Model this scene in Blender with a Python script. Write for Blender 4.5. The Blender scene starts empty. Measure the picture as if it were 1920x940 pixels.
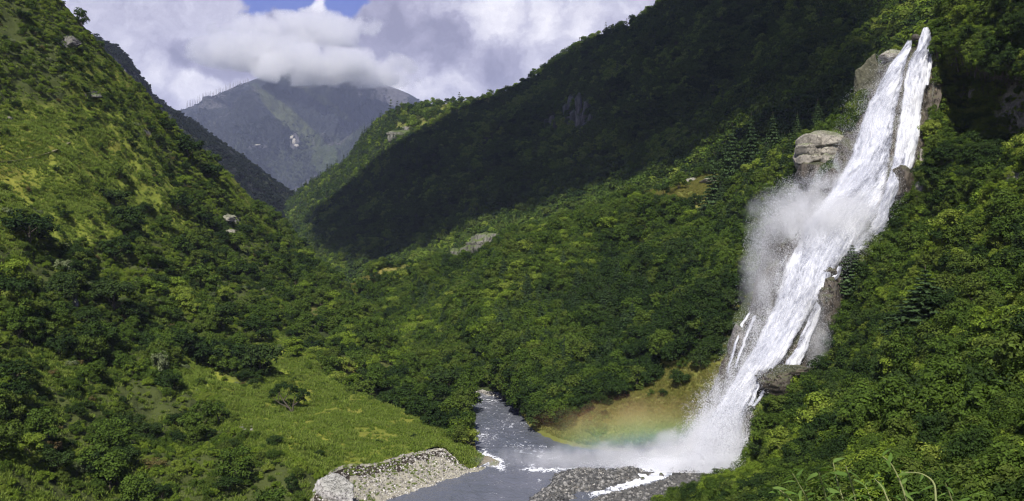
import bpy, math, random
import numpy as np
from mathutils import Vector, Matrix, Euler

R = math.radians
rng = np.random.default_rng(7)
random.seed(7)
scene = bpy.context.scene
col = scene.collection

# ------------------------------------------------------------------ camera
# the camera stands on a hillside 55 m above the river and looks up the valley (+Y)
F = 1844.0            # focal length in pixels of a 1920 px wide frame
HY = 420.0            # row of the horizon in that frame
RIVER = -55.0
cam_d = bpy.data.cameras.new("camera")
cam = bpy.data.objects.new("camera", cam_d); col.objects.link(cam)
cam.location = (0, 0, 0); cam.rotation_euler = (R(90), 0, 0)
cam_d.sensor_width = 36.0; cam_d.lens = 36.0 * F / 1920.0
cam_d.shift_y = -(470.0 - HY) / 1920.0
cam_d.clip_start = 0.3; cam_d.clip_end = 60000
scene.camera = cam

# ------------------------------------------------------------------ render look
scene.view_settings.view_transform = 'Standard'
scene.view_settings.look = 'None'
scene.view_settings.exposure = 0.36
scene.view_settings.gamma = 1.0
cy = scene.cycles
cy.max_bounces = 6; cy.diffuse_bounces = 2; cy.glossy_bounces = 2
cy.transmission_bounces = 3; cy.transparent_max_bounces = 16; cy.volume_bounces = 5
cy.caustics_reflective = False; cy.caustics_refractive = False
cy.volume_max_steps = 256
cy.filter_width = 1.15
cy.denoising_prefilter = 'FAST'

# ------------------------------------------------------------------ sun
SUN_EL, SUN_AZ = 50.0, 191.0        # azimuth clockwise from +Y : behind the camera, to the left
sdir = Vector((math.sin(R(SUN_AZ)) * math.cos(R(SUN_EL)), math.cos(R(SUN_AZ)) * math.cos(R(SUN_EL)), math.sin(R(SUN_EL))))
sun_l = bpy.data.lights.new("sun", 'SUN'); sun = bpy.data.objects.new("sun", sun_l); col.objects.link(sun)
sun_l.energy = 5.0; sun_l.angle = R(0.5); sun_l.color = (1.0, 0.955, 0.87)
sun.rotation_euler = sdir.to_track_quat('Z', 'Y').to_euler()
sun.location = (0, 0, 300)

# ------------------------------------------------------------------ node helper
class NT:
    def __init__(s, tree):
        s.t = tree; s.t.nodes.clear()
    def n(s, kind, ins=None, **props):
        nd = s.t.nodes.new(kind)
        for k, v in props.items(): setattr(nd, k, v)
        if ins:
            for k, v in ins.items():
                sock = nd.inputs[k]
                if isinstance(v, bpy.types.NodeSocket): s.t.links.new(v, sock)
                else: sock.default_value = v
        return nd
    def l(s, a, b): s.t.links.new(a, b)
    def math(s, op, a, b=None, c=None, clamp=False):
        ins = {0: a}
        if b is not None: ins[1] = b
        if c is not None: ins[2] = c
        nd = s.n('ShaderNodeMath', ins, operation=op); nd.use_clamp = clamp
        return nd.outputs[0]
    def mix(s, f, a, b, mode='MIX'):
        nd = s.n('ShaderNodeMix', data_type='RGBA', blend_type=mode)
        for i, v in ((0, f), (6, a), (7, b)):
            if isinstance(v, bpy.types.NodeSocket): s.t.links.new(v, nd.inputs[i])
            else: nd.inputs[i].default_value = v if i == 0 else (tuple(v) + (1,))[:4]
        return nd.outputs[2]
    def ramp(s, f, pts, interp='LINEAR'):
        nd = s.n('ShaderNodeValToRGB', {0: f}); cr = nd.color_ramp; cr.interpolation = interp
        while len(cr.elements) < len(pts): cr.elements.new(0.5)
        for e, (p, c) in zip(cr.elements, pts):
            e.position = p; e.color = (tuple(c) + (1,))[:4] if not isinstance(c, (int, float)) else (c, c, c, 1)
        return nd.outputs[0]
    def maprange(s, v, a, b, c=0.0, d=1.0, smooth=False):
        nd = s.n('ShaderNodeMapRange', {0: v, 1: a, 2: b, 3: c, 4: d})
        if smooth: nd.interpolation_type = 'SMOOTHSTEP'
        return nd.outputs[0]
    def noise(s, vec, scale, detail=4, rough=0.55, dist=0.0):
        return s.n('ShaderNodeTexNoise', {'Vector': vec, 'Scale': scale, 'Detail': detail, 'Roughness': rough, 'Distortion': dist}).outputs[0]

def material(name):
    m = bpy.data.materials.new(name); m.use_nodes = True
    return m, NT(m.node_tree)

# ------------------------------------------------------------------ world : sky with a bank of cloud up the valley
world = bpy.data.worlds.new("World"); scene.world = world; world.use_nodes = True
w = NT(world.node_tree)
def pdir(px, py):
    v = Vector(((px - 960) / F, 1.0, (HY - py) / F)); return v.normalized()
sky = w.n('ShaderNodeTexSky', sky_type='NISHITA', sun_disc=False, sun_elevation=R(SUN_EL), sun_rotation=R(SUN_AZ), altitude=1500, air_density=1.0, dust_density=0.3, ozone_density=2.0)
skyc = w.n('ShaderNodeVectorMath', {0: sky.outputs[0], 1: (0.050, 0.047, 0.085)}, operation='MULTIPLY').outputs[0]
tc = w.n('ShaderNodeTexCoord').outputs['Generated']
warp = w.n('ShaderNodeTexNoise', {'Vector': tc, 'Scale': 13.0, 'Detail': 8, 'Roughness': 0.6}).outputs[1]
warp = w.n('ShaderNodeVectorMath', {0: warp, 1: (0.5, 0.5, 0.5)}, operation='SUBTRACT').outputs[0]
wv = w.n('ShaderNodeVectorMath', {0: warp, 1: (0.075, 0.075, 0.075), 2: tc}, operation='MULTIPLY_ADD').outputs[0]
wv2 = w.n('ShaderNodeVectorMath', {0: warp, 1: (0.11, 0.11, 0.11), 2: tc}, operation='MULTIPLY_ADD').outputs[0]
def blob(px, py, rx, ry, vec, edge0=1.1, edge1=0.7):
    d = w.n('ShaderNodeVectorMath', {0: vec, 1: tuple(pdir(px, py))}, operation='SUBTRACT').outputs[0]
    d = w.n('ShaderNodeVectorMath', {0: d, 1: (F / rx, F / rx, F / ry)}, operation='MULTIPLY').outputs[0]
    ln = w.n('ShaderNodeVectorMath', {0: d}, operation='LENGTH').outputs['Value']
    return w.maprange(ln, edge0, edge1, 0, 1, True)
def vmax(a, b): return w.math('MAXIMUM', a, b)
sep = w.n('ShaderNodeSeparateXYZ', {0: tc})
elev = sep.outputs[2]
base = w.noise(wv2, 7.0, 7, 0.6)
# cover: closed near the horizon, breaking up higher in the sky
cover = w.math('ADD', base, w.maprange(elev, 0.16, 0.50, 0.30, -0.20))
cover = w.maprange(cover, 0.46, 0.56, 0, 1, True)
hole = vmax(blob(520, -22, 70, 34, wv, 1.15, 0.85), vmax(blob(640, -16, 40, 50, wv, 1.15, 0.85), blob(580, -60, 200, 44, wv2, 1.25, 0.7)))
cover = w.math('MULTIPLY', cover, w.math('SUBTRACT', 1.0, hole))
shade = w.noise(wv2, 13.0, 6, 0.55)
shade = w.maprange(shade, 0.30, 0.70, 0, 1)
bil = w.math('ABSOLUTE', w.math('SUBTRACT', w.noise(wv2, 17.0, 5, 0.55), 0.5))
detail = w.math('ADD', w.maprange(w.noise(wv, 30.0, 7, 0.6), 0.3, 0.7, -0.14, 0.14), w.maprange(bil, 0.0, 0.16, -0.12, 0.12))
dark = vmax(blob(430, 98, 120, 44, wv, 1.08, 0.72), blob(520, 115, 130, 38, wv, 1.2, 0.5))
dark = vmax(dark, blob(700, 60, 120, 80, wv2, 1.2, 0.5))
dark = vmax(dark, blob(800, 90, 70, 90, wv2, 1.15, 0.55))
dark = vmax(dark, w.math('MULTIPLY', blob(960, 115, 80, 50, wv2, 1.25, 0.45), .8))
dark = vmax(dark, w.math('MULTIPLY', blob(520, 25, 60, 45, wv, 1.08, 0.72), 0.45))
bright = vmax(blob(590, 22, 55, 55, wv, 1.1, 0.5), blob(930, 30, 75, 80, wv, 1.15, 0.4))
bright = vmax(bright, blob(650, 160, 240, 45, wv2, 1.2, 0.3))
bright = vmax(bright, w.math('MULTIPLY', blob(370, 165, 110, 40, wv, 1.3, 0.3), 0.7))
bright = vmax(bright, w.math('MULTIPLY', blob(1060, 40, 120, 70, wv2, 1.3, 0.2), 0.5))
val = w.math('ADD', w.math('MULTIPLY', shade, 0.26), 0.42)
val = w.math('ADD', val, detail)
val = w.math('SUBTRACT', val, w.math('MULTIPLY', dark, 0.42))
val = w.math('ADD', val, w.math('MULTIPLY', bright, 0.42), clamp=True)
ccol = w.ramp(val, [(0.0, (0.24, 0.235, 0.33)), (0.3, (0.36, 0.35, 0.46)), (0.6, (0.55, 0.54, 0.64)), (1.0, (0.90, 0.88, 0.92))])
full = w.mix(cover, skyc, ccol)
w.n('ShaderNodeOutputWorld', {0: w.n('ShaderNodeBackground', {0: full, 1: 1.0}).outputs[0]})
world.cycles.sampling_method = 'MANUAL'; world.cycles.sample_map_resolution = 512

# ------------------------------------------------------------------ numpy noise
_P = np.random.default_rng(3).permutation(256).astype(np.int64); _P = np.concatenate([_P, _P, _P])
_G = np.random.default_rng(4).normal(size=(256, 3)); _G /= np.linalg.norm(_G, axis=1)[:, None]
def perlin(p):
    i = np.floor(p).astype(np.int64); f = p - i; i &= 255
    u = f * f * f * (f * (f * 6 - 15) + 10)
    def g(dx, dy, dz):
        h = _P[_P[_P[(i[..., 0] + dx) & 255] + ((i[..., 1] + dy) & 255)] + ((i[..., 2] + dz) & 255)]
        v = _G[h]
        return v[..., 0] * (f[..., 0] - dx) + v[..., 1] * (f[..., 1] - dy) + v[..., 2] * (f[..., 2] - dz)
    def lp(a, b, t): return a + (b - a) * t
    x0 = lp(g(0, 0, 0), g(1, 0, 0), u[..., 0]); x1 = lp(g(0, 1, 0), g(1, 1, 0), u[..., 0])
    x2 = lp(g(0, 0, 1), g(1, 0, 1), u[..., 0]); x3 = lp(g(0, 1, 1), g(1, 1, 1), u[..., 0])
    return lp(lp(x0, x1, u[..., 1]), lp(x2, x3, u[..., 1]), u[..., 2]) * 1.6
def fbm(p, scale, octv=5, rough=0.5, ridged=False):
    q = np.asarray(p, float) * scale; a = 1.0; s = 0; t = 0
    for o in range(octv):
        v = perlin(q + 17.3 * o)
        if ridged: v = 1 - 2 * np.abs(v)
        s = s + a * v; t += a; a *= rough; q = q * 2.03
    return s / t
def smooth(a, b, x):
    t = np.clip((x - a) / (b - a), 0, 1); return t * t * (3 - 2 * t)

# ------------------------------------------------------------------ mesh helpers
def mesh_np(name, verts, faces, mat=None, smooth_sh=False, attrs=None, mat_idx=None):
    """verts (n,3), faces (m,k) array of one polygon size"""
    me = bpy.data.meshes.new(name)
    verts = np.asarray(verts, np.float32); faces = np.asarray(faces, np.int32)
    k = faces.shape[1]; m = len(faces)
    me.vertices.add(len(verts)); me.vertices.foreach_set('co', verts.ravel())
    me.loops.add(m * k); me.loops.foreach_set('vertex_index', faces.ravel())
    me.polygons.add(m)
    me.polygons.foreach_set('loop_start', np.arange(0, m * k, k, dtype=np.int32))
    me.polygons.foreach_set('loop_total', np.full(m, k, np.int32))
    if smooth_sh: me.polygons.foreach_set('use_smooth', np.ones(m, bool))
    mats = mat if isinstance(mat, (list, tuple)) else [mat]
    for mm in mats:
        if mm: me.materials.append(mm)
    if mat_idx is not None: me.polygons.foreach_set('material_index', np.asarray(mat_idx, np.int32))
    if attrs:
        for an, av in attrs.items():
            a = me.attributes.new(an, 'FLOAT', 'POINT'); a.data.foreach_set('value', np.asarray(av, np.float32).ravel())
    me.update(calc_edges=True); me.validate()
    return me
def link(name, me, parent=None, label=None, cat=None, group=None, kind=None, loc=None):
    o = bpy.data.objects.new(name, me); col.objects.link(o)
    if parent: o.parent = parent
    if loc is not None: o.location = loc
    tag(o, label, cat, group, kind); return o
def tag(o, label=None, cat=None, group=None, kind=None):
    if label: o['label'] = label
    if cat: o['category'] = cat
    if group: o['group'] = group
    if kind: o['kind'] = kind
    return o
def grid_faces(nu, nv):
    i = np.arange(nu * nv).reshape(nv, nu)
    return np.stack([i[:-1, :-1], i[1:, :-1], i[1:, 1:], i[:-1, 1:]], -1).reshape(-1, 4)
def at(px, py, d):
    return np.stack([(np.asarray(px) - 960) / F * d, np.asarray(d) * 1.0 + 0 * np.asarray(px), (HY - np.asarray(py)) / F * d], -1)
def to_px(P):
    d = np.maximum(P[..., 1], 1e-3)
    return P[..., 0] / d * F + 960, HY - P[..., 2] / d * F
def catmull(C, n):
    """resample along axis 0 of control array C (k, ...) to n points"""
    k = len(C); t = np.linspace(0, k - 1, n); i = np.clip(t.astype(int), 0, k - 2); f = (t - i)
    p = lambda j: C[np.clip(j, 0, k - 1)]
    sh = (n,) + (1,) * (C.ndim - 1); f = f.reshape(sh)
    p0 = np.where((i == 0).reshape(sh), 2 * p(i) - p(i + 1), p(i - 1)); p1 = p(i); p2 = p(i + 1)
    p3 = np.where((i == k - 2).reshape(sh), 2 * p(i + 1) - p(i), p(i + 2))
    return 0.5 * ((2 * p1) + (-p0 + p2) * f + (2 * p0 - 5 * p1 + 4 * p2 - p3) * f ** 2 + (-p0 + 3 * p1 - 3 * p2 + p3) * f ** 3)
def normals(G):
    du = np.gradient(G, axis=1); dv = np.gradient(G, axis=0)
    n = np.cross(du, dv); n /= (np.linalg.norm(n, axis=-1, keepdims=True) + 1e-9)
    s = np.sign(-(n * G).sum(-1, keepdims=True)); s[s == 0] = 1   # face the viewer side
    return n * np.sign(np.median(s))
def pxnet(rows):
    a = np.array(rows, float); return at(a[..., 0], a[..., 1], a[..., 2])
def patch(cols_ctrl, nu, nv, back=None, disp=None, relax=True):
    """cols_ctrl: list over columns of list over rows (top..bottom) of (px,py,d).  returns grid (nv,nu,3)"""
    C = pxnet(cols_ctrl)                    # (cols, rows, 3)
    G = catmull(C, nu)                      # (nu, rows, 3)
    G = catmull(np.swapaxes(G, 0, 1), nv)   # (nv, nu, 3)
    if disp is not None:
        G = disp(G)
    if back:                                # the slope beyond the crest, falling away
        top = G[0]; rowsb = []
        n = 14
        for k in range(n, 0, -1):
            t = k / n
            b = top.copy(); ln = np.linalg.norm(top[:, :2], axis=1, keepdims=True)
            b[:, :2] += top[:, :2] / ln * back[0] * t
            b[:, 2] -= back[1] * t ** 1.4 - 0 * ln[:, 0]
            b[:, 2] += fbm(b, 0.02, 3) * back[0] * 0.05 * t
            rowsb.append(b)
        G = np.concatenate([np.array(rowsb), G], 0)
    return G

# ------------------------------------------------------------------ materials
def mat_ground(name, grassA, grassB, soil, rockc, gscale=0.25, bump=0.6):
    m, t = material(name)
    geo = t.n('ShaderNodeNewGeometry'); pos = geo.outputs['Position']
    n1 = t.noise(pos, gscale, 6, 0.6); n2 = t.noise(pos, gscale * 8, 5, 0.65); n3 = t.noise(pos, gscale * 0.13, 4, 0.5)
    g = t.mix(t.maprange(n1, 0.35, 0.65), grassA, grassB)
    g = t.mix(t.maprange(n2, 0.35, 0.75, 0, 0.55), g, tuple(c * 0.45 for c in grassA))
    g = t.mix(t.maprange(n3, 0.45, 0.62, 0, 0.35), g, (grassB[0] * 1.25, grassB[1] * 0.95, grassB[2] * 1.1))
    ga = t.n('ShaderNodeAttribute', attribute_name='grass').outputs['Fac']
    ra = t.n('ShaderNodeAttribute', attribute_name='rock').outputs['Fac']
    c = t.mix(t.maprange(t.math('ADD', ga, t.maprange(n2, 0, 1, -0.3, 0.3)), 0.3, 0.7), soil, g)
    rk = t.mix(t.maprange(t.noise(pos, gscale * 5, 8, 0.7), 0.35, 0.65), tuple(x * 0.5 for x in rockc), rockc)
    c = t.mix(t.maprange(t.math('ADD', ra, t.maprange(n2, 0, 1, -0.35, 0.35)), 0.4, 0.6), c, rk)
    bp = t.n('ShaderNodeBump', {'Strength': bump, 'Distance': 0.6 / gscale * 0.25, 'Height': t.math('ADD', n2, t.math('MULTIPLY', n1, 1.5))})
    b = t.n('ShaderNodeBsdfPrincipled', {'Base Color': c, 'Roughness': 0.95, 'Specular IOR Level': 0.15, 'Normal': bp.outputs[0]})
    t.n('ShaderNodeOutputMaterial', {0: b.outputs[0]})
    return m
G_NEAR = mat_ground('hillside grass', (0.135, 0.175, 0.022), (0.225, 0.255, 0.040), (0.060, 0.075, 0.020), (0.26, 0.25, 0.21), 0.25)
G_MID = mat_ground('valley side grass', (0.13, 0.16, 0.032), (0.23, 0.22, 0.060), (0.04, 0.055, 0.018), (0.24, 0.225, 0.20), 0.12)
G_FAR = mat_ground('mountain cover', (0.030, 0.044, 0.022), (0.080, 0.105, 0.040), (0.022, 0.026, 0.026), (0.13, 0.125, 0.13), 0.006, 1.0)  # albedo lowered to stand in for cloud shade on the mountain
G_SHORE = mat_ground('meadow by the river', (0.17, 0.20, 0.035), (0.27, 0.25, 0.07), (0.20, 0.14, 0.07), (0.24, 0.23, 0.20), 0.3)

def mat_leaf(name, a, b, c, transl=0.25):
    m, t = material(name)
    oi = t.n('ShaderNodeObjectInfo').outputs['Random']
    geo = t.n('ShaderNodeNewGeometry')
    isl = geo.outputs['Random Per Island']
    c1 = t.ramp(oi, [(0, a), (0.5, b), (1, c)])
    c2 = t.mix(t.maprange(isl, 0, 1, 0, 0.5), c1, tuple(min(1, x * 1.9) for x in b))
    c3 = t.mix(t.math('GREATER_THAN', isl, 0.6), c2, t.mix(0.45, c1, tuple(x * 0.4 for x in a)))
    d = t.n('ShaderNodeBsdfPrincipled', {'Base Color': c3, 'Roughness': 0.65, 'Specular IOR Level': 0.08})
    tr = t.n('ShaderNodeBsdfTranslucent', {0: t.mix(1.0, c3, (1.1, 1.25, 0.5), 'MULTIPLY')})
    t.n('ShaderNodeOutputMaterial', {0: t.n('ShaderNodeMixShader', {0: transl, 1: d.outputs[0], 2: tr.outputs[0]}).outputs[0]})
    return m
LEAF = {
    'dark': mat_leaf('dark foliage', (0.018, 0.036, 0.010), (0.030, 0.056, 0.011), (0.044, 0.070, 0.018)),
    'mid': mat_leaf('green foliage', (0.047, 0.082, 0.013), (0.070, 0.114, 0.016), (0.093, 0.122, 0.023)),
    'light': mat_leaf('fresh foliage', (0.110, 0.170, 0.018), (0.160, 0.225, 0.025), (0.20, 0.235, 0.045)),
    'grey': mat_leaf('silvery foliage', (0.16, 0.20, 0.09), (0.12, 0.15, 0.06), (0.24, 0.27, 0.15)),
    'blue': mat_leaf('high mountain foliage', (0.012, 0.019, 0.014), (0.018, 0.027, 0.018), (0.028, 0.036, 0.024)),  # leaf colour darkened too, in place of cloud shade
    'brown': mat_leaf('reddish foliage', (0.12, 0.085, 0.035), (0.14, 0.12, 0.04), (0.10, 0.09, 0.03)),
    'needle': mat_leaf('conifer needles', (0.035, 0.062, 0.024), (0.055, 0.092, 0.032), (0.075, 0.115, 0.042), 0.12),
    'grassblade': mat_leaf('grass blades', (0.12, 0.18, 0.025), (0.16, 0.22, 0.035), (0.20, 0.24, 0.06), 0.3),
    'plant': mat_leaf('broad leaves', (0.05, 0.092, 0.02), (0.078, 0.135, 0.027), (0.13, 0.19, 0.05), 0.3),
}
def mat_simple(name, colr, colb, scale=3.0, rough=0.9, bump=0.4, coord='Object'):
    m, t = material(name)
    if coord == 'Object': pos = t.n('ShaderNodeTexCoord').outputs['Object']
    else: pos = t.n('ShaderNodeNewGeometry').outputs['Position']
    n = t.noise(pos, scale, 6, 0.65)
    c = t.mix(t.maprange(n, 0.3, 0.7), colr, colb)
    bp = t.n('ShaderNodeBump', {'Strength': bump, 'Distance': 0.05, 'Height': n})
    b = t.n('ShaderNodeBsdfPrincipled', {'Base Color': c, 'Roughness': rough, 'Specular IOR Level': 0.2, 'Normal': bp.outputs[0]})
    t.n('ShaderNodeOutputMaterial', {0: b.outputs[0]})
    return m
BARK = mat_simple('bark', (0.05, 0.04, 0.03), (0.11, 0.095, 0.075), 6)
DEADWOOD = mat_simple('dead wood', (0.16, 0.15, 0.15), (0.25, 0.24, 0.23), 6)
STEM = mat_simple('green stem', (0.16, 0.20, 0.07), (0.26, 0.26, 0.12), 20)
def mat_rock(name, light, darkc, crack, scale=0.35, moss=0.0, rough=0.85, stretch=(1, 1, 1)):
    m, t = material(name)
    p0 = t.n('ShaderNodeNewGeometry').outputs['Position']
    pos = t.n('ShaderNodeVectorMath', {0: p0, 1: stretch}, operation='MULTIPLY').outputs[0]
    n = t.noise(pos, scale, 9, 0.72, 0.6); n2 = t.noise(pos, scale * 6, 6, 0.7)
    c = t.mix(t.maprange(n, 0.32, 0.66), darkc, light)
    c = t.mix(t.maprange(n2, 0.40, 0.70, 0, 0.55), c, tuple(x * 0.6 for x in darkc))
    vo = t.math('ABSOLUTE', t.math('SUBTRACT', t.noise(pos, scale * 2.2, 5, 0.6, 0.8), 0.5))
    ck = t.math('MULTIPLY', t.maprange(vo, 0.0, 0.018, 1, 0), 0.8)
    c = t.mix(ck, c, crack)
    if moss:
        up = t.n('ShaderNodeSeparateXYZ', {0: t.n('ShaderNodeNewGeometry').outputs['Normal']}).outputs[2]
        mm = t.math('MULTIPLY', t.maprange(t.math('ADD', up, t.maprange(n2, 0, 1, -0.5, 0.5)), 0.45, 0.75), moss)
        c = t.mix(mm, c, (0.09, 0.13, 0.025))
    h = t.math('ADD', n, t.math('MULTIPLY', n2, 0.4)); h = t.math('SUBTRACT', h, t.math('MULTIPLY', ck, 0.7))
    bp = t.n('ShaderNodeBump', {'Strength': 0.9, 'Distance': 0.5 / scale * 0.4, 'Height': h})
    b = t.n('ShaderNodeBsdfPrincipled', {'Base Color': c, 'Roughness': rough, 'Specular IOR Level': 0.3, 'Normal': bp.outputs[0]})
    t.n('ShaderNodeOutputMaterial', {0: b.outputs[0]})
    return m
ROCK_PALE = mat_rock('pale rock', (0.50, 0.46, 0.40), (0.27, 0.25, 0.21), (0.06, 0.055, 0.045), 0.30, 0.5)
ROCK_WET = mat_rock('wet brown rock', (0.135, 0.11, 0.08), (0.04, 0.036, 0.032), (0.02, 0.02, 0.018), 0.22, 0.25, 0.45, (1, 1, 0.35))
ROCK_GREY = mat_rock('grey cliff rock', (0.30, 0.285, 0.27), (0.13, 0.12, 0.11), (0.03, 0.03, 0.028), 0.16, 0.7)
ROCK_CLIFF = mat_rock('shaded cliff rock', (0.24, 0.215, 0.19), (0.09, 0.08, 0.072), (0.02, 0.02, 0.02), 0.07, 0.5, 0.9, (1, 1, 0.25))
ROCK_MOSS = mat_rock('mossy rock', (0.17, 0.16, 0.11), (0.06, 0.062, 0.035), (0.015, 0.015, 0.012), 0.35, 0.8)
ROCK_CL2 = mat_rock('bare cliff rock', (0.25, 0.235, 0.205), (0.07, 0.08, 0.05), (0.02, 0.025, 0.015), 0.12, 0.8, 0.9, (1, 1, 0.3))
ROCK_BANK = mat_rock('river bank rock', (0.58, 0.56, 0.54), (0.36, 0.34, 0.32), (0.10, 0.09, 0.08), 0.45, 0.2)
def mat_stone(name, a, b, c):
    m, t = material(name); oi = t.n('ShaderNodeObjectInfo').outputs['Random']
    cc = t.ramp(oi, [(0, a), (.6, b), (1, c)]); n = t.noise(t.n('ShaderNodeTexCoord').outputs['Object'], 2.5, 5, .65)
    cc = t.mix(t.maprange(n, .4, .7, 0, .5), cc, a)
    t.n('ShaderNodeOutputMaterial', {0: t.n('ShaderNodeBsdfPrincipled', {'Base Color': cc, 'Roughness': .75, 'Specular IOR Level': .3}).outputs[0]})
    return m
PEBBLE = mat_stone('river stones', (.12, .11, .10), (.34, .32, .28), (.62, .60, .55))

# ------------------------------------------------------------------ terrain
PATCH = {}
def add_patch(key, name, G, mat, grass=None, rock=None, label=None):
    nv, nu = G.shape[:2]
    X, Y = to_px(G)
    g = np.zeros((nv, nu)) if grass is None else grass(X, Y, G)
    r = np.zeros((nv, nu)) if rock is None else rock(X, Y, G)
    me = mesh_np(name, G.reshape(-1, 3), grid_faces(nu, nv), mat, True, {'grass': g, 'rock': r})
    o = link(name, me, kind='structure', label=label)
    N = normals(G)
    PATCH[key] = dict(G=G, X=X, Y=Y, N=N, grass=g, rock=r)
    return o
def ell(X, Y, cx, cy, rx, ry, ang=0.0, soft=0.35):
    c, s = math.cos(R(ang)), math.sin(R(ang))
    dx, dy = X - cx, Y - cy
    u = (dx * c + dy * s) / rx; v = (-dx * s + dy * c) / ry
    return 1 - smooth(1 - soft, 1 + soft, np.sqrt(u * u + v * v))

# --- near left hillside with the grassy spur
L = [
 [(-420, -420, 400), (-420, 50, 300), (-420, 450, 200), (-420, 750, 150), (-400, 1150, 120)],
 [(-150, -230, 425), (-150, 150, 325), (-150, 480, 235), (-150, 760, 175), (-150, 1150, 128)],
 [(20, -95, 440), (10, 230, 345), (0, 500, 258), (0, 760, 190), (0, 1150, 134)],
 [(118, 4, 450), (110, 270, 360), (90, 520, 275), (80, 770, 200), (80, 1150, 137)],
 [(190, 88, 460), (180, 320, 375), (160, 540, 292), (150, 780, 208), (150, 1150, 139)],
 [(262, 162, 475), (250, 370, 390), (230, 560, 305), (220, 790, 214), (220, 1150, 140)],
 [(345, 252, 500), (330, 430, 410), (310, 590, 318), (300, 800, 218), (300, 1150, 140)],
 [(425, 322, 530), (405, 480, 420), (390, 620, 322), (390, 815, 220), (390, 1150, 141)],
 [(482, 385, 545), (470, 530, 415), (460, 660, 316), (470, 830, 215), (480, 1150, 141)],
 [(522, 450, 530), (520, 590, 385), (525, 710, 292), (550, 840, 212), (560, 1150, 141)],
 [(545, 560, 440), (560, 660, 335), (590, 760, 265), (615, 845, 215), (610, 1010, 176)],
 [(585, 682, 330), (620, 740, 287), (660, 800, 244), (680, 845, 221), (706, 868, 207)],
 [(680, 742, 284), (700, 780, 262), (735, 815, 240), (760, 838, 226), (790, 846, 220)],
 [(770, 778, 262), (790, 798, 251), (808, 818, 239), (818, 832, 230), (831, 841, 224)],
 [(850, 822, 242), (856, 836, 236), (862, 848, 230), (866, 860, 226), (869, 873, 222)],
 [(905, 858, 228), (902, 864, 226), (898, 870, 224), (893, 876, 222), (888, 882, 219.6)],
]
def dispL(G):
    N = normals(G); X, Y = to_px(G)
    k = smooth(905, 700, X) * 1.0
    gul = fbm(G * np.array([1, 1, 0.4]), 0.012, 4, 0.5, True) * 5.0
    e = fbm(G, 0.03, 5) * 5.0 + fbm(G, 0.15, 4) * 1.6 + fbm(G, 0.06, 3) * 2.0
    edge = (0.12 + 0.88 * smooth(0, 130, np.arange(G.shape[0])))[:, None, None]
    return G + N * edge * ((gul - 2.0) * smooth(640, 520, X) + e * (0.25 + 0.75 * smooth(700, 560, X)))[..., None] * k[..., None]
GL = patch(L, 560, 620, back=(140, 150), disp=dispL)
def grassL(X, Y, G):
    g = ell(X, Y, 60, 300, 170, 95, 8) + ell(X, Y, 250, 330, 130, 60, 50) + 0.9 * ell(X, Y, 150, 400, 90, 60) + ell(X, Y, 30, 420, 60, 40)
    g += ell(X, Y, 455, 350, 90, 26, 52) + ell(X, Y, 560, 570, 50, 22, 60)
    g += ell(X, Y, 700, 790, 260, 80, 28) + ell(X, Y, 560, 810, 130, 60, 20) + ell(X, Y, 545, 690, 28, 60, -20) + ell(X, Y, 390, 720, 60, 26, 20)
    g += 0.8 * ell(X, Y, 120, 680, 90, 30, 0) + 0.7 * ell(X, Y, 210, 190, 110, 60, 45) + 0.6 * ell(X, Y, 330, 640, 60, 20, 20)
    g += smooth(600, 640, X) * smooth(620, 700, Y)
    return np.clip(g + fbm(G, 0.04, 4) * 0.55 + 0.12, 0, 1)
rockpatchL = [(130, 78, 22, 12), (175, 178, 16, 8), (15, 222, 10, 6), (425, 412, 24, 12), (270, 250, 14, 7), (150, 650, 10, 6), (255, 535, 14, 10), (470, 800, 20, 8)]
def rockL(X, Y, G):
    r = 0
    for x, y, a, b in rockpatchL: r = r + ell(X, Y, x, y, a, b)
    return np.clip(r, 0, 1)
add_patch('L', 'hillside', GL, G_NEAR, grassL, rockL, 'steep green hillside with bright grass patches on the left of the valley')

# --- wooded slope behind it, down to the far bend of the river
L2 = [
 [(380, 340, 700), (400, 470, 560), (440, 600, 430), (470, 740, 330)],
 [(470, 386, 680), (490, 500, 530), (520, 620, 405), (560, 745, 312)],
 [(528, 428, 620), (550, 520, 480), (580, 620, 385), (626, 752, 303)],
 [(575, 482, 560), (600, 570, 440), (635, 655, 365), (674, 778, 284)],
 [(630, 545, 500), (655, 610, 400), (690, 690, 345), (712, 790, 276)],
 [(700, 612, 430), (725, 660, 375), (750, 715, 325), (770, 790, 268)],
 [(775, 674, 375), (790, 700, 345), (808, 745, 305), (820, 835, 243)],
 [(845, 730, 325), (850, 748, 306), (856, 775, 282), (868, 850, 236)],
 [(880, 758, 298), (884, 768, 290), (884, 785, 277), (895, 870, 225)],
]
def dispH(a, b, s1=0.02):
    def f(G):
        N = normals(G)
        return G + N * (fbm(G, s1, 5) * a + fbm(G * np.array([1, 1, 0.35]), s1 * 0.6, 3, 0.5, True) * b)[..., None]
    return f
GL2 = patch(L2, 220, 240, back=(120, 130), disp=dispH(2.5, 1.0))
add_patch('L2', 'wooded_slope', GL2, G_MID, lambda X, Y, G: np.clip(0.2 + fbm(G, 0.03, 4), 0, 1), None, 'densely wooded slope dropping to the far bend of the river')

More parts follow.
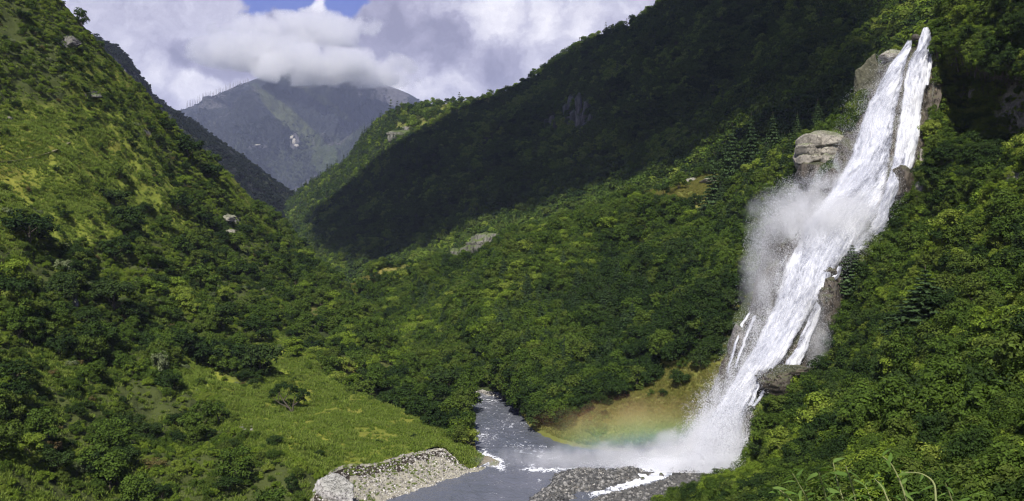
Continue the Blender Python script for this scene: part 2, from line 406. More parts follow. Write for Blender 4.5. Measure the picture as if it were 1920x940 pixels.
# --- sunlit slope in the middle
M = [
 [(500, 640, 760), (540, 680, 620), (600, 720, 480), (660, 790, 350), (670, 840, 290)],
 [(560, 600, 680), (610, 640, 560), (660, 700, 430), (740, 790, 325), (750, 840, 285)],
 [(622, 552, 610), (670, 610, 500), (730, 680, 400), (810, 768, 315), (815, 830, 280)],
 [(700, 520, 570), (750, 590, 460), (800, 660, 380), (868, 742, 318), (880, 790, 290)],
 [(790, 508, 540), (830, 580, 440), (880, 650, 370), (925, 736, 321), (930, 780, 300)],
 [(850, 500, 520), (890, 575, 425), (930, 650, 355), (986, 754, 302), (975, 790, 290)],
 [(960, 462, 500), (965, 560, 400), (975, 660, 335), (984, 790, 276), (965, 830, 266)],
 [(1090, 412, 480), (1080, 540, 380), (1070, 670, 318), (1012, 818, 256), (990, 850, 250)],
 [(1200, 366, 460), (1190, 520, 360), (1170, 660, 300), (1080, 840, 242), (1060, 875, 236)],
 [(1340, 340, 420), (1300, 510, 335), (1270, 650, 285), (1180, 850, 236.5), (1160, 885, 230)],
 [(1430, 300, 392), (1390, 480, 312), (1340, 640, 270), (1270, 856, 233.5), (1250, 885, 230)],
 [(1500, 284, 370), (1470, 450, 300), (1400, 640, 262), (1330, 858, 232), (1330, 885, 229)],
 [(1580, 228, 350), (1560, 400, 290), (1480, 640, 262), (1400, 860, 234), (1400, 890, 231)],
 [(1660, 128, 332), (1660, 330, 290), (1600, 600, 265), (1500, 860, 238), (1500, 890, 236)],
 [(1740, 34, 325), (1760, 250, 290), (1750, 500, 270), (1700, 860, 245), (1700, 890, 242)],
]
def dispM(G):
    N = normals(G); X, Y = to_px(G)
    k = smooth(1250, 1010, X + (850 - Y) * 0.7) * 0.0 + 1
    flat = 1 - 0.85 * ell(X, Y, 1170, 800, 230, 75, -12, 0.3)
    lim = np.interp(Y, [-100, 0, 50, 100, 150, 220, 320, 420, 520, 620, 700, 780, 874], [1900, 1760, 1705, 1650, 1606, 1590, 1540, 1436, 1412, 1362, 1334, 1290, 1240])
    e = fbm(G, 0.02, 5) * 9.0 + (fbm(G * np.array([1, .6, 0.3]), 0.012, 3, 0.5, True) - .3) * 15.0 * smooth(lim - 20, lim - 160, X)
    edge = smooth(0, 40, np.arange(G.shape[0]))[:, None] * 0.6 + 0.4
    foot = smooth(-56, -46, G[..., 2])
    return G + N * (e * flat * edge * foot)[..., None]
GM = patch(M, 460, 420, back=(120, 90), disp=dispM)
def grassM(X, Y, G):
    g = ell(X, Y, 1180, 770, 230, 75, -14, 0.25) + ell(X, Y, 650, 555, 60, 30, -42) + ell(X, Y, 1290, 350, 110, 22, -8) + 0.7 * ell(X, Y, 1140, 690, 90, 10, -8)
    g += 0.8 * ell(X, Y, 760, 500, 90, 12, -12) + 0.8 * ell(X, Y, 1330, 400, 30, 50)
    return np.clip(g * 1.1 + 0.16 + fbm(G, 0.03, 4) * 0.5, 0, 1)
def rockM(X, Y, G):
    return np.clip(ell(X, Y, 1315, 775, 45, 45, 0) * (0.9 + fbm(G, 0.08, 3)) + 0.9 * ell(X, Y, 955, 757, 45, 6, 15), 0, 1)
add_patch('M', 'valley_slope', GM, G_MID, grassM, rockM, 'sunlit valley slope covered in green scrub beside the waterfall')

# --- high ridge in cloud shadow behind
B = [
 [(430, 440, 1800), (450, 470, 1500), (480, 530, 1200), (520, 620, 950)],
 [(500, 405, 1800), (530, 450, 1450), (560, 520, 1120), (600, 620, 880)],
 [(560, 358, 1750), (590, 420, 1400), (620, 500, 1080), (660, 620, 840)],
 [(615, 318, 1700), (640, 400, 1350), (670, 490, 1030), (710, 600, 800)],
 [(655, 292, 1660), (690, 380, 1300), (720, 480, 1000), (760, 590, 760)],
 [(700, 232, 1620), (740, 350, 1260), (780, 460, 960), (810, 580, 720)],
 [(760, 196, 1580), (800, 330, 1210), (840, 440, 920), (870, 570, 690)],
 [(850, 184, 1520), (880, 310, 1160), (910, 420, 880), (930, 550, 660)],
 [(958, 160, 1450), (970, 290, 1100), (990, 400, 830), (1010, 520, 630)],
 [(1040, 108, 1380), (1060, 260, 1030), (1080, 370, 780), (1090, 490, 600)],
 [(1110, 70, 1300), (1140, 230, 970), (1160, 340, 740), (1170, 460, 580)],
 [(1185, 36, 1240), (1220, 200, 910), (1240, 310, 700), (1250, 430, 560)],
 [(1250, -10, 1180), (1300, 170, 860), (1320, 280, 660), (1320, 400, 530)],
 [(1380, -110, 1100), (1420, 110, 790), (1430, 230, 600), (1420, 370, 490)],
 [(1540, -180, 1020), (1550, 40, 720), (1550, 170, 540), (1540, 330, 450)],
 [(1700, -260, 950), (1690, -30, 640), (1680, 90, 490), (1680, 260, 420)],
 [(1900, -330, 900), (1880, -90, 600), (1860, 20, 460), (1860, 200, 400)],
 [(2300, -450, 850), (2250, -170, 560), (2200, -40, 430), (2200, 150, 380)],
]
def dispB(G):
    N = normals(G); d = G[..., 1]; X, Y = to_px(G)
    gul = fbm(G * np.array([1, 0.6, 0.3]), 0.0055, 4, 0.5, True)
    e = fbm(G, 0.008, 6, 0.52) * 22 + (gul - 0.35) * 26
    edge = smooth(0, 110, np.arange(G.shape[0]))[:, None] * 0.9 + 0.1
    e = e * (0.4 + 0.6 * smooth(480, 900, X))
    return G + N * (e * edge * np.clip(d / 1100, 0.3, 1.1))[..., None]
B = [[(x, y + 9 if k == 0 else y, d) for k, (x, y, d) in enumerate(c)] for c in B]
GB = patch(B, 520, 380, back=(400, 260), disp=dispB)
def rockB(X, Y, G):
    r = ell(X, Y, 1082, 222, 26, 42, 0) + ell(X, Y, 1032, 235, 13, 18) + 0.8 * ell(X, Y, 1605, 90, 5, 12) + 0.8 * ell(X, Y, 750, 250, 24, 12, -20) + ell(X, Y, 790, 255, 5, 12) + ell(X, Y, 900, 405, 22, 10)
    return np.clip(r * (0.75 + 0.8 * fbm(G * np.array([1, 1, .2]), 0.05, 3)), 0, 1)
def grassB(X, Y, G):
    return np.clip(ell(X, Y, 820, 215, 170, 20, -22) * 0.8 + ell(X, Y, 700, 290, 90, 25, -45) * 0.6 + 0.12 + fbm(G, 0.012, 4) * 0.5, 0, 1)
add_patch('B', 'ridge', GB, G_MID, grassB, rockB, 'high forested ridge lying dark under cloud shadow behind the waterfall')

# --- far mountain and the blue shoulder left of it
FM = [
 [(120, 260, 4400), (160, 320, 4000), (200, 420, 3600), (240, 520, 3200)],
 [(230, 235, 4500), (270, 300, 4000), (300, 400, 3600), (330, 520, 3200)],
 [(345, 205, 4600), (390, 280, 4050), (410, 370, 3600), (430, 500, 3200)],
 [(405, 178, 4700), (440, 260, 4050), (470, 350, 3600), (490, 480, 3200)],
 [(470, 152, 4800), (500, 240, 4100), (530, 330, 3650), (560, 470, 3200)],
 [(540, 128, 4900), (565, 220, 4200), (590, 310, 3750), (620, 460, 3250)],
 [(600, 122, 5000), (620, 210, 4350), (640, 300, 3900), (660, 450, 3300)],
 [(660, 140, 5000), (670, 200, 4450), (690, 290, 4000), (720, 450, 3300)],
 [(720, 158, 4900), (730, 210, 4400), (750, 290, 3950), (780, 450, 3300)],
 [(776, 182, 4800), (790, 240, 4300), (810, 300, 3900), (830, 450, 3300)],
 [(850, 240, 4700), (860, 280, 4300), (880, 340, 3900), (900, 450, 3300)],
 [(950, 300, 4600), (960, 330, 4200), (970, 370, 3900), (980, 450, 3300)],
]
def dispF(G):
    N = normals(G)
    rd = fbm(G * np.array([1, 0.5, 0.35]), 0.0008, 6, 0.55, True)
    e = fbm(G, 0.001, 6, 0.55) * 230 + (rd - 0.35) * 780
    e = e * smooth(330, 450, to_px(G)[0])
    edge = smooth(0, 80, np.arange(G.shape[0]))[:, None] * 0.98 + 0.02
    return G + N * (e * edge)[..., None]
FM = [[(x, y, d * 2) for x, y, d in c] for c in FM]
GF = patch(FM, 460, 380, back=(3000, 1400), disp=dispF)
def rockF(X, Y, G):
    v = fbm(G * np.array([1, 0.4, 0.25]), 0.002, 5, 0.6)
    return np.clip(0.15 + v * 1.1 + ell(X, Y, 552, 265, 8, 14) * 0.9 + ell(X, Y, 480, 275, 25, 6) * 0.5 + ell(X, Y, 720, 175, 60, 25) * 0.4, 0, 1)
def grassF(X, Y, G):
    return np.clip(0.25 + fbm(G, 0.0012, 5) * 0.7 + ell(X, Y, 545, 225, 90, 14, 42) * 0.9 + ell(X, Y, 610, 300, 22, 26) * 0.7 + ell(X, Y, 620, 200, 60, 8, 35) * 0.5, 0, 1)
add_patch('F', 'mountain', GF, G_FAR, grassF, rockF, 'far blue grey mountain with its summit in the clouds')
FS = [
 [(60, 20, 1700), (60, 160, 1500), (80, 320, 1300), (100, 480, 1100)],
 [(140, 52, 1750), (150, 180, 1520), (170, 330, 1300), (190, 500, 1100)],
 [(196, 76, 1800), (210, 190, 1560), (230, 330, 1350), (260, 500, 1150)],
 [(236, 108, 1850), (255, 210, 1600), (280, 330, 1400), (310, 500, 1180)],
 [(268, 165, 1900), (290, 245, 1650), (320, 350, 1420), (350, 500, 1200)],
 [(300, 190, 1950), (330, 270, 1690), (360, 370, 1450), (400, 500, 1230)],
 [(340, 214, 2000), (370, 290, 1730), (410, 380, 1500), (450, 500, 1270)],
 [(400, 262, 2050), (430, 320, 1780), (470, 400, 1550), (500, 500, 1300)],
 [(470, 318, 2050), (495, 360, 1800), (520, 420, 1600), (540, 500, 1350)],
 [(550, 372, 2050), (560, 400, 1850), (570, 440, 1650), (590, 500, 1400)],
 [(640, 440, 2050), (640, 460, 1900), (640, 480, 1700), (640, 520, 1450)],
]
def dispS(G):
    N = normals(G)
    e = fbm(G, 0.006, 6, 0.55) * 32 + (fbm(G * np.array([1, 0.5, 0.3]), 0.004, 5, 0.55, True) - 0.3) * 40
    edge = smooth(0, 50, np.arange(G.shape[0]))[:, None] * 0.8 + 0.2
    return G + N * (e * edge)[..., None]
GS = patch(FS, 300, 260, back=(500, 350), disp=dispS)
add_patch('S', 'mountain_shoulder', GS, G_FAR, lambda X, Y, G: np.clip(0.3 + fbm(G, 0.008, 4) * 0.7, 0, 1),
          lambda X, Y, G: np.clip(ell(X, Y, 232, 138, 7, 10) + 0.1 + 0.9 * fbm(G * np.array([1, .5, .3]), 0.015, 4), 0, 1), 'blue grey mountain shoulder behind the left hillside')

# --- rock face under the waterfall
W = [  # columns left, right-of-left, centre, right ; rows top to bottom
 [(1612, 150, 292), (1596, 220, 284), (1545, 320, 276), (1440, 420, 266), (1420, 520, 258), (1372, 620, 252), (1342, 700, 247), (1302, 780, 242), (1262, 874, 231)],
 [(1655, 100, 292), (1630, 200, 281), (1590, 322, 270), (1500, 425, 259), (1470, 520, 251), (1420, 620, 245), (1380, 700, 240), (1335, 780, 235), (1300, 876, 226.5)],
 [(1700, 78, 290), (1665, 195, 277), (1640, 322, 264), (1575, 430, 254), (1525, 520, 246), (1475, 620, 240), (1425, 700, 234), (1375, 780, 229), (1345, 878, 223)],
 [(1738, 54, 288), (1712, 195, 275), (1700, 325, 262), (1640, 445, 252), (1580, 515, 245), (1530, 615, 238), (1475, 695, 232), (1410, 782, 226), (1390, 882, 220)],
 [(1775, 46, 288), (1762, 195, 277), (1745, 325, 266), (1705, 450, 257), (1650, 530, 250), (1600, 625, 243), (1540, 705, 236), (1450, 800, 229), (1430, 890, 222)],
]
def rockdisp(G, a=1.0):
    N = normals(G)
    q = G * np.array([1, 1, 0.45])
    v = fbm(q, 0.06, 5, 0.55, True)
    step = fbm(G * np.array([0.3, 0.3, 1.0]), 0.12, 4, 0.5)
    return G + N * ((v * 2.4 + step * 2.2 + fbm(G, 0.35, 3) * 0.7 - 1.8) * a)[..., None]
GW = patch(W, 260, 620, back=(60, 8), disp=rockdisp)
add_patch('W', 'cliff', GW, ROCK_WET, None, lambda X, Y, G: np.ones_like(X), 'dark wet rock face behind the waterfall')

# --- right hillside, close to the camera
C = [
 [(1735, -260, 330), (1760, 36, 288), (1752, 120, 281), (1742, 215, 274), (1722, 325, 264), (1650, 452, 254), (1592, 560, 244), (1536, 690, 235), (1426, 790, 227), (1386, 888, 218), (1230, 950, 190), (1050, 1130, 141)],
 [(1800, -280, 320), (1800, 25, 276), (1800, 120, 276), (1790, 215, 270), (1775, 325, 252), (1720, 450, 240), (1645, 560, 226), (1580, 680, 212), (1500, 785, 195), (1450, 890, 172), (1360, 960, 150), (1250, 1200, 105)],
 [(1900, -320, 300), (1870, 15, 256), (1870, 110, 258), (1865, 225, 255), (1850, 330, 233), (1800, 450, 215), (1740, 560, 198), (1690, 680, 180), (1630, 790, 155), (1560, 890, 132), (1490, 970, 108), (1420, 1300, 62)],
 [(2050, -360, 280), (1970, 0, 236), (1965, 105, 236), (1960, 230, 232), (1950, 330, 210), (1900, 450, 188), (1850, 560, 170), (1800, 690, 146), (1760, 800, 118), (1710, 900, 92), (1650, 1000, 68), (1600, 1500, 30)],
 [(2300, -450, 250), (2150, -40, 205), (2140, 90, 200), (2130, 220, 190), (2110, 330, 170), (2060, 450, 148), (2010, 570, 128), (1970, 700, 105), (1930, 820, 78), (1880, 940, 55), (1830, 1060, 38), (1800, 1800, 14)],
 [(2900, -700, 210), (2700, -150, 150), (2650, 50, 138), (2600, 200, 128), (2550, 330, 112), (2480, 460, 94), (2420, 600, 78), (2360, 760, 60), (2300, 900, 42), (2240, 1060, 27), (2160, 1250, 17), (2100, 2400, 7)],
]
def dispC(G):
    N = normals(G); X, Y = to_px(G); d = G[..., 1]
    e = fbm(G, 0.045, 4) * 9 + fbm(G, 0.03, 5) * 8 + fbm(G * np.array([1, 1, .4]), 0.02, 3, .5, True) * 4 - 2
    k = np.clip(d / 180, 0.05, 1.0) * (0.25 + 0.75 * smooth(0, 60, np.arange(G.shape[1]))[None, :])
    G = G + N * (e * k)[..., None]
    cave = ell(X, Y, 1850, 215, 95, 75, 20, 0.25)           # shaded recess below an overhanging brow
    brow = ell(X, Y, 1860, 110, 120, 26, 12, 0.5)
    G = G + N * (-10 * cave + 5 * brow)[..., None]
    return G
GC = patch(C, 420, 900, back=None, disp=dispC)
def grassC(X, Y, G): return np.clip(0.25 + fbm(G, 0.05, 4) * 0.5 + ell(X, Y, 1290, 935, 110, 28, -12) * 0.6, 0, 1)
def rockC(X, Y, G):
    r = .55 * ell(X, Y, 1845, 205, 75, 50, 20) + ell(X, Y, 1735, 200, 18, 130, 5) + ell(X, Y, 1700, 345, 30, 50) + ell(X, Y, 1910, 200, 25, 60)
    r += ell(X, Y, 1540, 580, 16, 50, 20) + ell(X, Y, 1905, 345, 20, 30)
    return np.clip(r * (0.8 + 0.6 * fbm(G, 0.06, 3)), 0, 1)
add_patch('C', 'near_hillside', GC, G_NEAR, grassC, rockC, 'near hillside of dense green bushes right of the waterfall')

# --- river bed sheet, bars and banks
base = mesh_np('ground', [(-9000, -300, -63), (9000, -300, -63), (9000, 15000, -63), (-9000, 15000, -63)], [(0, 1, 2, 3)], G_MID, attrs={'grass': [0.3] * 4, 'rock': [0] * 4})
link('ground', base, kind='structure', label='valley floor below the hills')

def poly_inside(px, py, poly):
    poly = np.array(poly, float); ins = np.zeros(px.shape, bool); n = len(poly); j = n - 1
    for i in range(n):
        xi, yi = poly[i]; xj, yj = poly[j]
        c = ((yi > py) != (yj > py)) & (px < (xj - xi) * (py - yi) / (yj - yi + 1e-9) + xi)
        ins ^= c; j = i
    return ins
def poly_dist(px, py, poly):
    poly = np.array(poly, float); best = np.full(px.shape, 1e9); n = len(poly)
    for i in range(n):
        a = poly[i]; b = poly[(i + 1) % n]; ab = b - a
        t = np.clip(((px - a[0]) * ab[0] + (py - a[1]) * ab[1]) / (ab @ ab + 1e-9), 0, 1)
        best = np.minimum(best, np.hypot(px - a[0] - t * ab[0], py - a[1] - t * ab[1]))
    return np.where(poly_inside(px, py, poly), best, -best)
def rv(px, py): d = F * -RIVER / (py - HY); return ((px - 960) / F * d, d)     # a pixel on the river plane

# bank of gravel and earth under the meadow edge
bankT = [(560, 985, 178), (600, 905, 186), (641, 873, 199), (706, 868.5, 206.5), (727, 862, 210), (760, 853, 215), (789, 846, 219.5), (831, 841, 223.5), (852, 858, 222.5), (869, 873, 221.5), (882, 880, 220.2), (905, 872, 224)]
bankB = [(600, 1060, 158), (640, 1010, 172), (690, 960, 188), (722, 941, 194.6), (737, 935, 196.9), (781, 919, 203.2), (810, 909, 207), (831, 900, 211.2), (855, 892, 214.5), (879, 885, 217.8), (894, 882, 219), (935, 863, 228)]
bk = []
for t_, b_ in zip(bankT, bankB):
    t_ = np.array(t_); b_ = np.array(b_); bb = b_ + np.array([8, 12, -2.5])
    m1 = t_ * 0.86 + b_ * 0.14; m2 = t_ * 0.45 + b_ * 0.55
    bk.append([tuple(t_), tuple(m1), tuple(m2), tuple(b_), tuple(bb)])
def dispBank(G):
    N = normals(G); return G + N * (fbm(G, 0.25, 4) * 0.5 + fbm(G, 0.9, 3) * 0.2)[..., None]
GK = patch(bk, 420, 110, disp=dispBank)
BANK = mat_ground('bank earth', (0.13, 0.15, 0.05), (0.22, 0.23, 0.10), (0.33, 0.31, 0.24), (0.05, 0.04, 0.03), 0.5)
def rockK(X, Y, G):   # a dark band just below the turf
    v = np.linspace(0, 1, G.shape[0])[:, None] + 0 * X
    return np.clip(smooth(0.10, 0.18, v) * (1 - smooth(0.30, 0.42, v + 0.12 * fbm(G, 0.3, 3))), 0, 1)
add_patch('K', 'riverbank', GK, BANK, lambda X, Y, G: np.clip(fbm(G, 0.10, 4) * 1.3 + 0.1 + 1.0 * smooth(835, 880, X) * smooth(880, 860, Y), 0, 1), rockK, 'eroded bank of pale gravel and earth under the meadow edge')

# low bars of gravel
bar1 = [rv(*p) for p in [(930, 1000), (982, 942), (1025, 909), (1045, 887), (1079, 880.5), (1134, 884), (1202, 880), (1222, 888), (1190, 900), (1150, 915), (1083, 926), (1055, 960), (1010, 1010)]]
bar2 = [rv(*p) for p in [(1075, 1010), (1100, 938), (1140, 927), (1200, 914), (1236, 903), (1258, 888), (1275, 880), (1320, 875), (1380, 880), (1420, 900), (1450, 960), (1420, 1050)]]
bar3 = [rv(*p) for p in [(880, 876), (905, 855), (925, 857), (936, 863), (925, 868), (900, 875)]]
bar4 = [rv(*p) for p in [(880, 739), (905, 733), (945, 742), (990, 750), (1000, 768), (985, 768), (975, 760), (940, 747), (905, 739)]]
def bar(poly, hmax, step, name, label, mat, wid=4.0):
    a = np.array(poly); x0, y0 = a.min(0) - 2; x1, y1 = a.max(0) + 2
    xs = np.arange(x0, x1, step); ys = np.arange(y0, y1, step); X, Y = np.meshgrid(xs, ys)
    P = np.stack([X, Y, 0 * X], -1)
    dd = poly_dist(X, Y, poly) + fbm(P, 0.25, 4) * 1.6
    Z = RIVER - 0.6 + (hmax + 0.6) * smooth(-1.2, wid, dd) + fbm(P, 0.5, 4) * 0.28
    G = np.stack([X, Y, Z], -1)[::-1]
    add_patch(name + label[:6], name, G, mat, None if name == 'gravel_bar' else (lambda X, Y, G: np.clip(0.6 + fbm(G, 0.3, 3), 0, 1)), None, label)
    return name + label[:6]
GRAVEL = mat_simple('wet gravel', (0.055, 0.053, 0.050), (0.15, 0.145, 0.13), 1.6, 0.85, 1.0, 'World')
kb1 = bar(bar1, 1.1, 0.35, 'gravel_bar', 'low grey gravel bar reaching into the river from the foot of the falls', GRAVEL)
kb2 = bar(bar2, 1.3, 0.4, 'gravel_bar', 'flat grey gravel shore below the falls at the bottom edge', GRAVEL)
kb3 = bar(bar3, 0.5, 0.3, 'sand_spit', 'brown tongue of sand at the tip of the meadow', mat_simple('wet sand', (0.16, 0.13, 0.07), (0.24, 0.20, 0.11), 1.0, 0.7, .4, 'World'), 2.0)
kb4 = bar(bar4, 0.7, 0.5, 'pebble_shore', 'thin strip of pale pebbles at the far bend of the river', GRAVEL, 2.0)

# river
xs = np.arange(-75, 130, 0.45); ys = np.arange(118, 360, 0.45); X, Y = np.meshgrid(xs, ys)
P = np.stack([X, Y, 0 * X], -1)
px, py = (X / Y * F + 960), (HY + 55 / Y * F)
foam = 0.42 * ell(px, py, 915, 862, 36, 12, 25) + 0.20 * ell(px, py, 1010, 846, 60, 14, 10) + 0.12 * ell(px, py, 930, 790, 80, 60)
foam += 0.30 * ell(px, py, 1080, 882, 110, 5, 0) + 0.9 * ell(px, py, 1230, 885, 110, 14, -6) + 0.5 * ell(px, py, 1180, 907, 90, 10, -16) + 1.2 * ell(px, py, 1310, 870, 70, 14) + 0.10 * ell(px, py, 1000, 870, 120, 14)
foam = foam + 0.02
Z = RIVER + fbm(P * np.array([1, .55, 1]), 0.45, 4, 0.6) * 0.30 * (1 + foam * 1.5)
me = mesh_np('river', np.stack([X, Y, Z], -1).reshape(-1, 3), grid_faces(len(xs), len(ys)), None, True, {'foam': foam})
m, t = material('river water')
pos = t.n('ShaderNodeNewGeometry').outputs['Position']
st = t.n('ShaderNodeVectorMath', {0: pos, 1: (1.0, 0.55, 1)}, operation='MULTIPLY').outputs[0]
fo = t.n('ShaderNodeAttribute', attribute_name='foam').outputs['Fac']
nf = t.noise(st, 0.9, 7, 0.66, 1.2); nl = t.noise(st, 0.10, 3, 0.5)
fm = t.math('ADD', nf, t.math('MULTIPLY', fo, 0.55)); fm = t.math('ADD', fm, t.maprange(nl, 0.4, 0.7, -0.05, 0.04))
fm = t.maprange(fm, 0.640, 0.74)
wc = t.mix(t.maprange(nl, 0.35, 0.7), (0.095, 0.105, 0.125), (0.135, 0.14, 0.165))
c = t.mix(fm, wc, (0.78, 0.80, 0.84))
bp = t.n('ShaderNodeBump', {'Strength': 0.7, 'Distance': 0.35, 'Height': t.math('ADD', t.noise(st, 1.6, 6, 0.6), t.math('MULTIPLY', fm, 0.4))})
b = t.n('ShaderNodeBsdfPrincipled', {'Base Color': c, 'Roughness': t.maprange(fm, 0, 1, 0.22, 0.8), 'IOR': 1.33, 'Specular IOR Level': 0.4, 'Normal': bp.outputs[0]})
t.n('ShaderNodeOutputMaterial', {0: b.outputs[0]})
me.materials.append(m)
link('river', me, kind='structure', label='grey blue mountain river flecked with white foam')

# ------------------------------------------------------------------ plant and rock prototypes
def leaf_quads(pos, nrm, size, asp=1.0, r=rng):
    n = len(pos); h = r.normal(size=(n, 3)); u = np.cross(nrm, h); u /= np.linalg.norm(u, axis=1)[:, None] + 1e-9
    v = np.cross(nrm, u); v /= np.linalg.norm(v, axis=1)[:, None] + 1e-9
    s = (size * r.uniform(0.7, 1.3, n))[:, None]
    V = np.stack([pos - u * s * asp, pos - v * s * 0.55, pos + u * s * asp, pos + v * s * 0.55], 1).reshape(-1, 3)
    Fq = np.arange(4 * n).reshape(-1, 4)
    return V, Fq
def unit(r, n):
    v = r.normal(size=(n, 3)); return v / np.linalg.norm(v, axis=1)[:, None]
def crown_np(seed, lobes, leaves, leaf, rx=1.0, h0=0.25, h1=1.7, lobe=0.34, jag=0.25):
    r = np.random.default_rng(seed); V = []; Fs = []; off = 0
    cen = unit(r, lobes * 3); cen = cen[cen[:, 2] > -0.45][:lobes]
    cz = (h0 + h1) / 2; hz = (h1 - h0) / 2
    skew = unit(r, 1)[0] * 0.18
    for c in cen:
        rad = r.uniform(0.35, 1.0) ** 0.5 * (1 - lobe * 0.55)
        ctr = np.array([c[0] * rad * rx, c[1] * rad * rx, cz + c[2] * rad * hz]) + skew * c[2] + r.normal(size=3) * jag * 0.3
        lr = lobe * r.uniform(0.6, 1.25)
        d = unit(r, leaves); d[:, 2] = np.where(d[:, 2] < -0.35, -d[:, 2], d[:, 2])
        wob = 1 + 0.35 * perlin(d * 2.2 + ctr * 3)[:, None]
        pos = ctr + d * lr * wob * r.uniform(0.72, 1.04, (leaves, 1)) * np.array([1, 1, 0.8])
        nr = d * 0.95 + unit(r, leaves) * 0.50 + np.array([0, 0, 0.35]); nr /= np.linalg.norm(nr, axis=1)[:, None]
        v, f = leaf_quads(pos, nr, leaf, 1.0, r)
        V.append(v); Fs.append(f + off); off += len(v)
    return np.concatenate(V), np.concatenate(Fs)
def tube_np(pts, rad, k=6):
    pts = np.array(pts, float); n = len(pts); V = []
    for i in range(n):
        d = pts[min(i + 1, n - 1)] - pts[max(i - 1, 0)]; d /= np.linalg.norm(d) + 1e-9
        a = np.cross(d, [0.3, 0.9, 0.1]); a /= np.linalg.norm(a) + 1e-9; b = np.cross(d, a)
        for j in range(k):
            th = 2 * math.pi * j / k; V.append(pts[i] + rad[i] * (math.cos(th) * a + math.sin(th) * b))
    Fq = []
    for i in range(n - 1):
        for j in range(k):
            Fq.append((i * k + j, i * k + (j + 1) % k, (i + 1) * k + (j + 1) % k, (i + 1) * k + j))
    return np.array(V), np.array(Fq)
def join_np(lst):
    V = []; Fs = []; o = 0
    for v, f in lst: V.append(v); Fs.append(np.asarray(f) + o); o += len(v)
    return np.concatenate(V), np.concatenate(Fs)
def trunk_np(seed, h=1.0, rad=0.07, limbs=5, spread=0.6):
    r = np.random.default_rng(seed); L_ = [tube_np([(0, 0, -0.35), (0.02, 0, 0.2), (r.normal() * .06, r.normal() * .06, h * .6), (r.normal() * .1, r.normal() * .1, h)], [rad * 1.3, rad, rad * .7, rad * .3])]
    for i in range(limbs):
        a = 2 * math.pi * (i + r.uniform(-.3, .3)) / limbs; z = h * r.uniform(.2, .6)
        e = np.array([math.cos(a) * spread, math.sin(a) * spread, z + h * r.uniform(.3, .6)])
        L_.append(tube_np([(0, 0, z), e * .5 + np.array([0, 0, z * .5]), e], [rad * .5, rad * .35, rad * .12]))
    return join_np(L_)
def conifer_np(seed, levels=13, per=9, needle=26, h=3.2, rad=0.75, leaf=0.075):
    r = np.random.default_rng(seed); P_ = []; N_ = []
    for L_ in range(levels):
        tt = L_ / (levels - 1); z = h * (0.10 + 0.90 * tt); rr = rad * (1 - tt) ** 0.85 * r.uniform(.85, 1.15) + 0.04
        npb = max(4, int(per * (1 - tt * .5)))
        for bnum in range(npb):
            a = 2 * math.pi * (bnum + r.uniform(-.4, .4)) / npb; rl = rr * r.uniform(.75, 1.2)
            k = max(4, int(needle * (0.3 + rl / rad)))
            s = r.uniform(0.1, 1, k) ** .7
            x = np.cos(a) * rl * s; y = np.sin(a) * rl * s; zz = z - 0.28 * rl * s + 0.10 * rl * s * s
            wdt = 0.16 * rl * (1 - s * .6)
            jit = r.normal(size=(k, 3)) * np.stack([wdt, wdt, wdt * .35], 1)
            P_.append(np.stack([x, y, zz], 1) + jit); nr = unit(r, k) * .6 + np.array([math.cos(a) * .3, math.sin(a) * .3, .8]); N_.append(nr / np.linalg.norm(nr, axis=1)[:, None])
    return leaf_quads(np.concatenate(P_), np.concatenate(N_), leaf, 1.1, r)
def ico(sub):
    import bmesh
    bm = bmesh.new(); bmesh.ops.create_icosphere(bm, subdivisions=sub, radius=1.0)
    v = np.array([x.co[:] for x in bm.verts]); f = np.array([[q.index for q in x.verts] for x in bm.faces]); bm.free(); return v, f
def rock_np(seed, sub=3, amp=0.35, sharp=1.0):
    v, f = ico(sub); o = seed * 13.7
    n = fbm(v + o, 0.9, 3) * amp * 1.3 + fbm(v * np.array([1, 1, 2]) + o, 2.2, 4, .55, True) * amp * .45
    rr = np.random.default_rng(seed)
    v = v * (1 + n[:, None])
    for k in range(9):      # flat facets
        pn = unit(rr, 1)[0]; dd = rr.uniform(.55, .85); s = v @ pn
        v = v - pn * np.maximum(s - dd, 0)[:, None] * sharp * .9
    return v, f

# near lobed bushes, mid-range trees, far trees
PROTO = {}      # key -> list of dict(crown mesh, trunk mesh, joined mesh)
def make_proto(key, tone, gen_c, gen_t):
    cv, cf = gen_c; tv, tf = gen_t
    cm = mesh_np(key + ' crown', cv, cf, LEAF[tone]); tm = mesh_np(key + ' trunk', tv, tf, BARK)
    jv, jf = join_np([(cv, cf), (tv, tf)])
    jm = mesh_np(key + ' whole', jv, jf, [LEAF[tone], BARK], mat_idx=np.r_[np.zeros(len(cf)), np.ones(len(tf))])
    PROTO.setdefault(key, []).append(dict(c=cm, t=tm, j=jm))
for i, tone in enumerate(['dark', 'dark', 'mid', 'mid', 'mid', 'light', 'light', 'light']):
    make_proto('bush_near', tone, crown_np(20 + i, 34, 130, 0.050, 1.05, 0.05, 1.35, 0.30, .35), trunk_np(20 + i, .7, .04, 4, .4))
for i, tone in enumerate(['dark', 'dark', 'dark', 'mid', 'mid', 'mid', 'mid', 'light']):
    make_proto('tree_mid', tone, crown_np(40 + i, 26, 95, 0.070, 1.0, 0.10, 1.9 + .2 * (i % 2), 0.33, .4), trunk_np(40 + i, 1.0, .06, 5, .5))
for i, tone in enumerate(['dark', 'dark', 'mid', 'mid', 'mid', 'light']):
    make_proto('tree_far', tone, crown_np(60 + i, 14, 46, 0.125, 1.0, 0.1, 2.0, 0.42, .4), trunk_np(60 + i, 1.0, .06, 3, .5))
for i, tone in enumerate(['blue', 'blue', 'blue']):
    make_proto('tree_farthest', tone, crown_np(70 + i, 8, 22, 0.2, 1.0, 0.1, 1.7, 0.45, .4), trunk_np(70 + i, 1.0, .06, 2, .5))
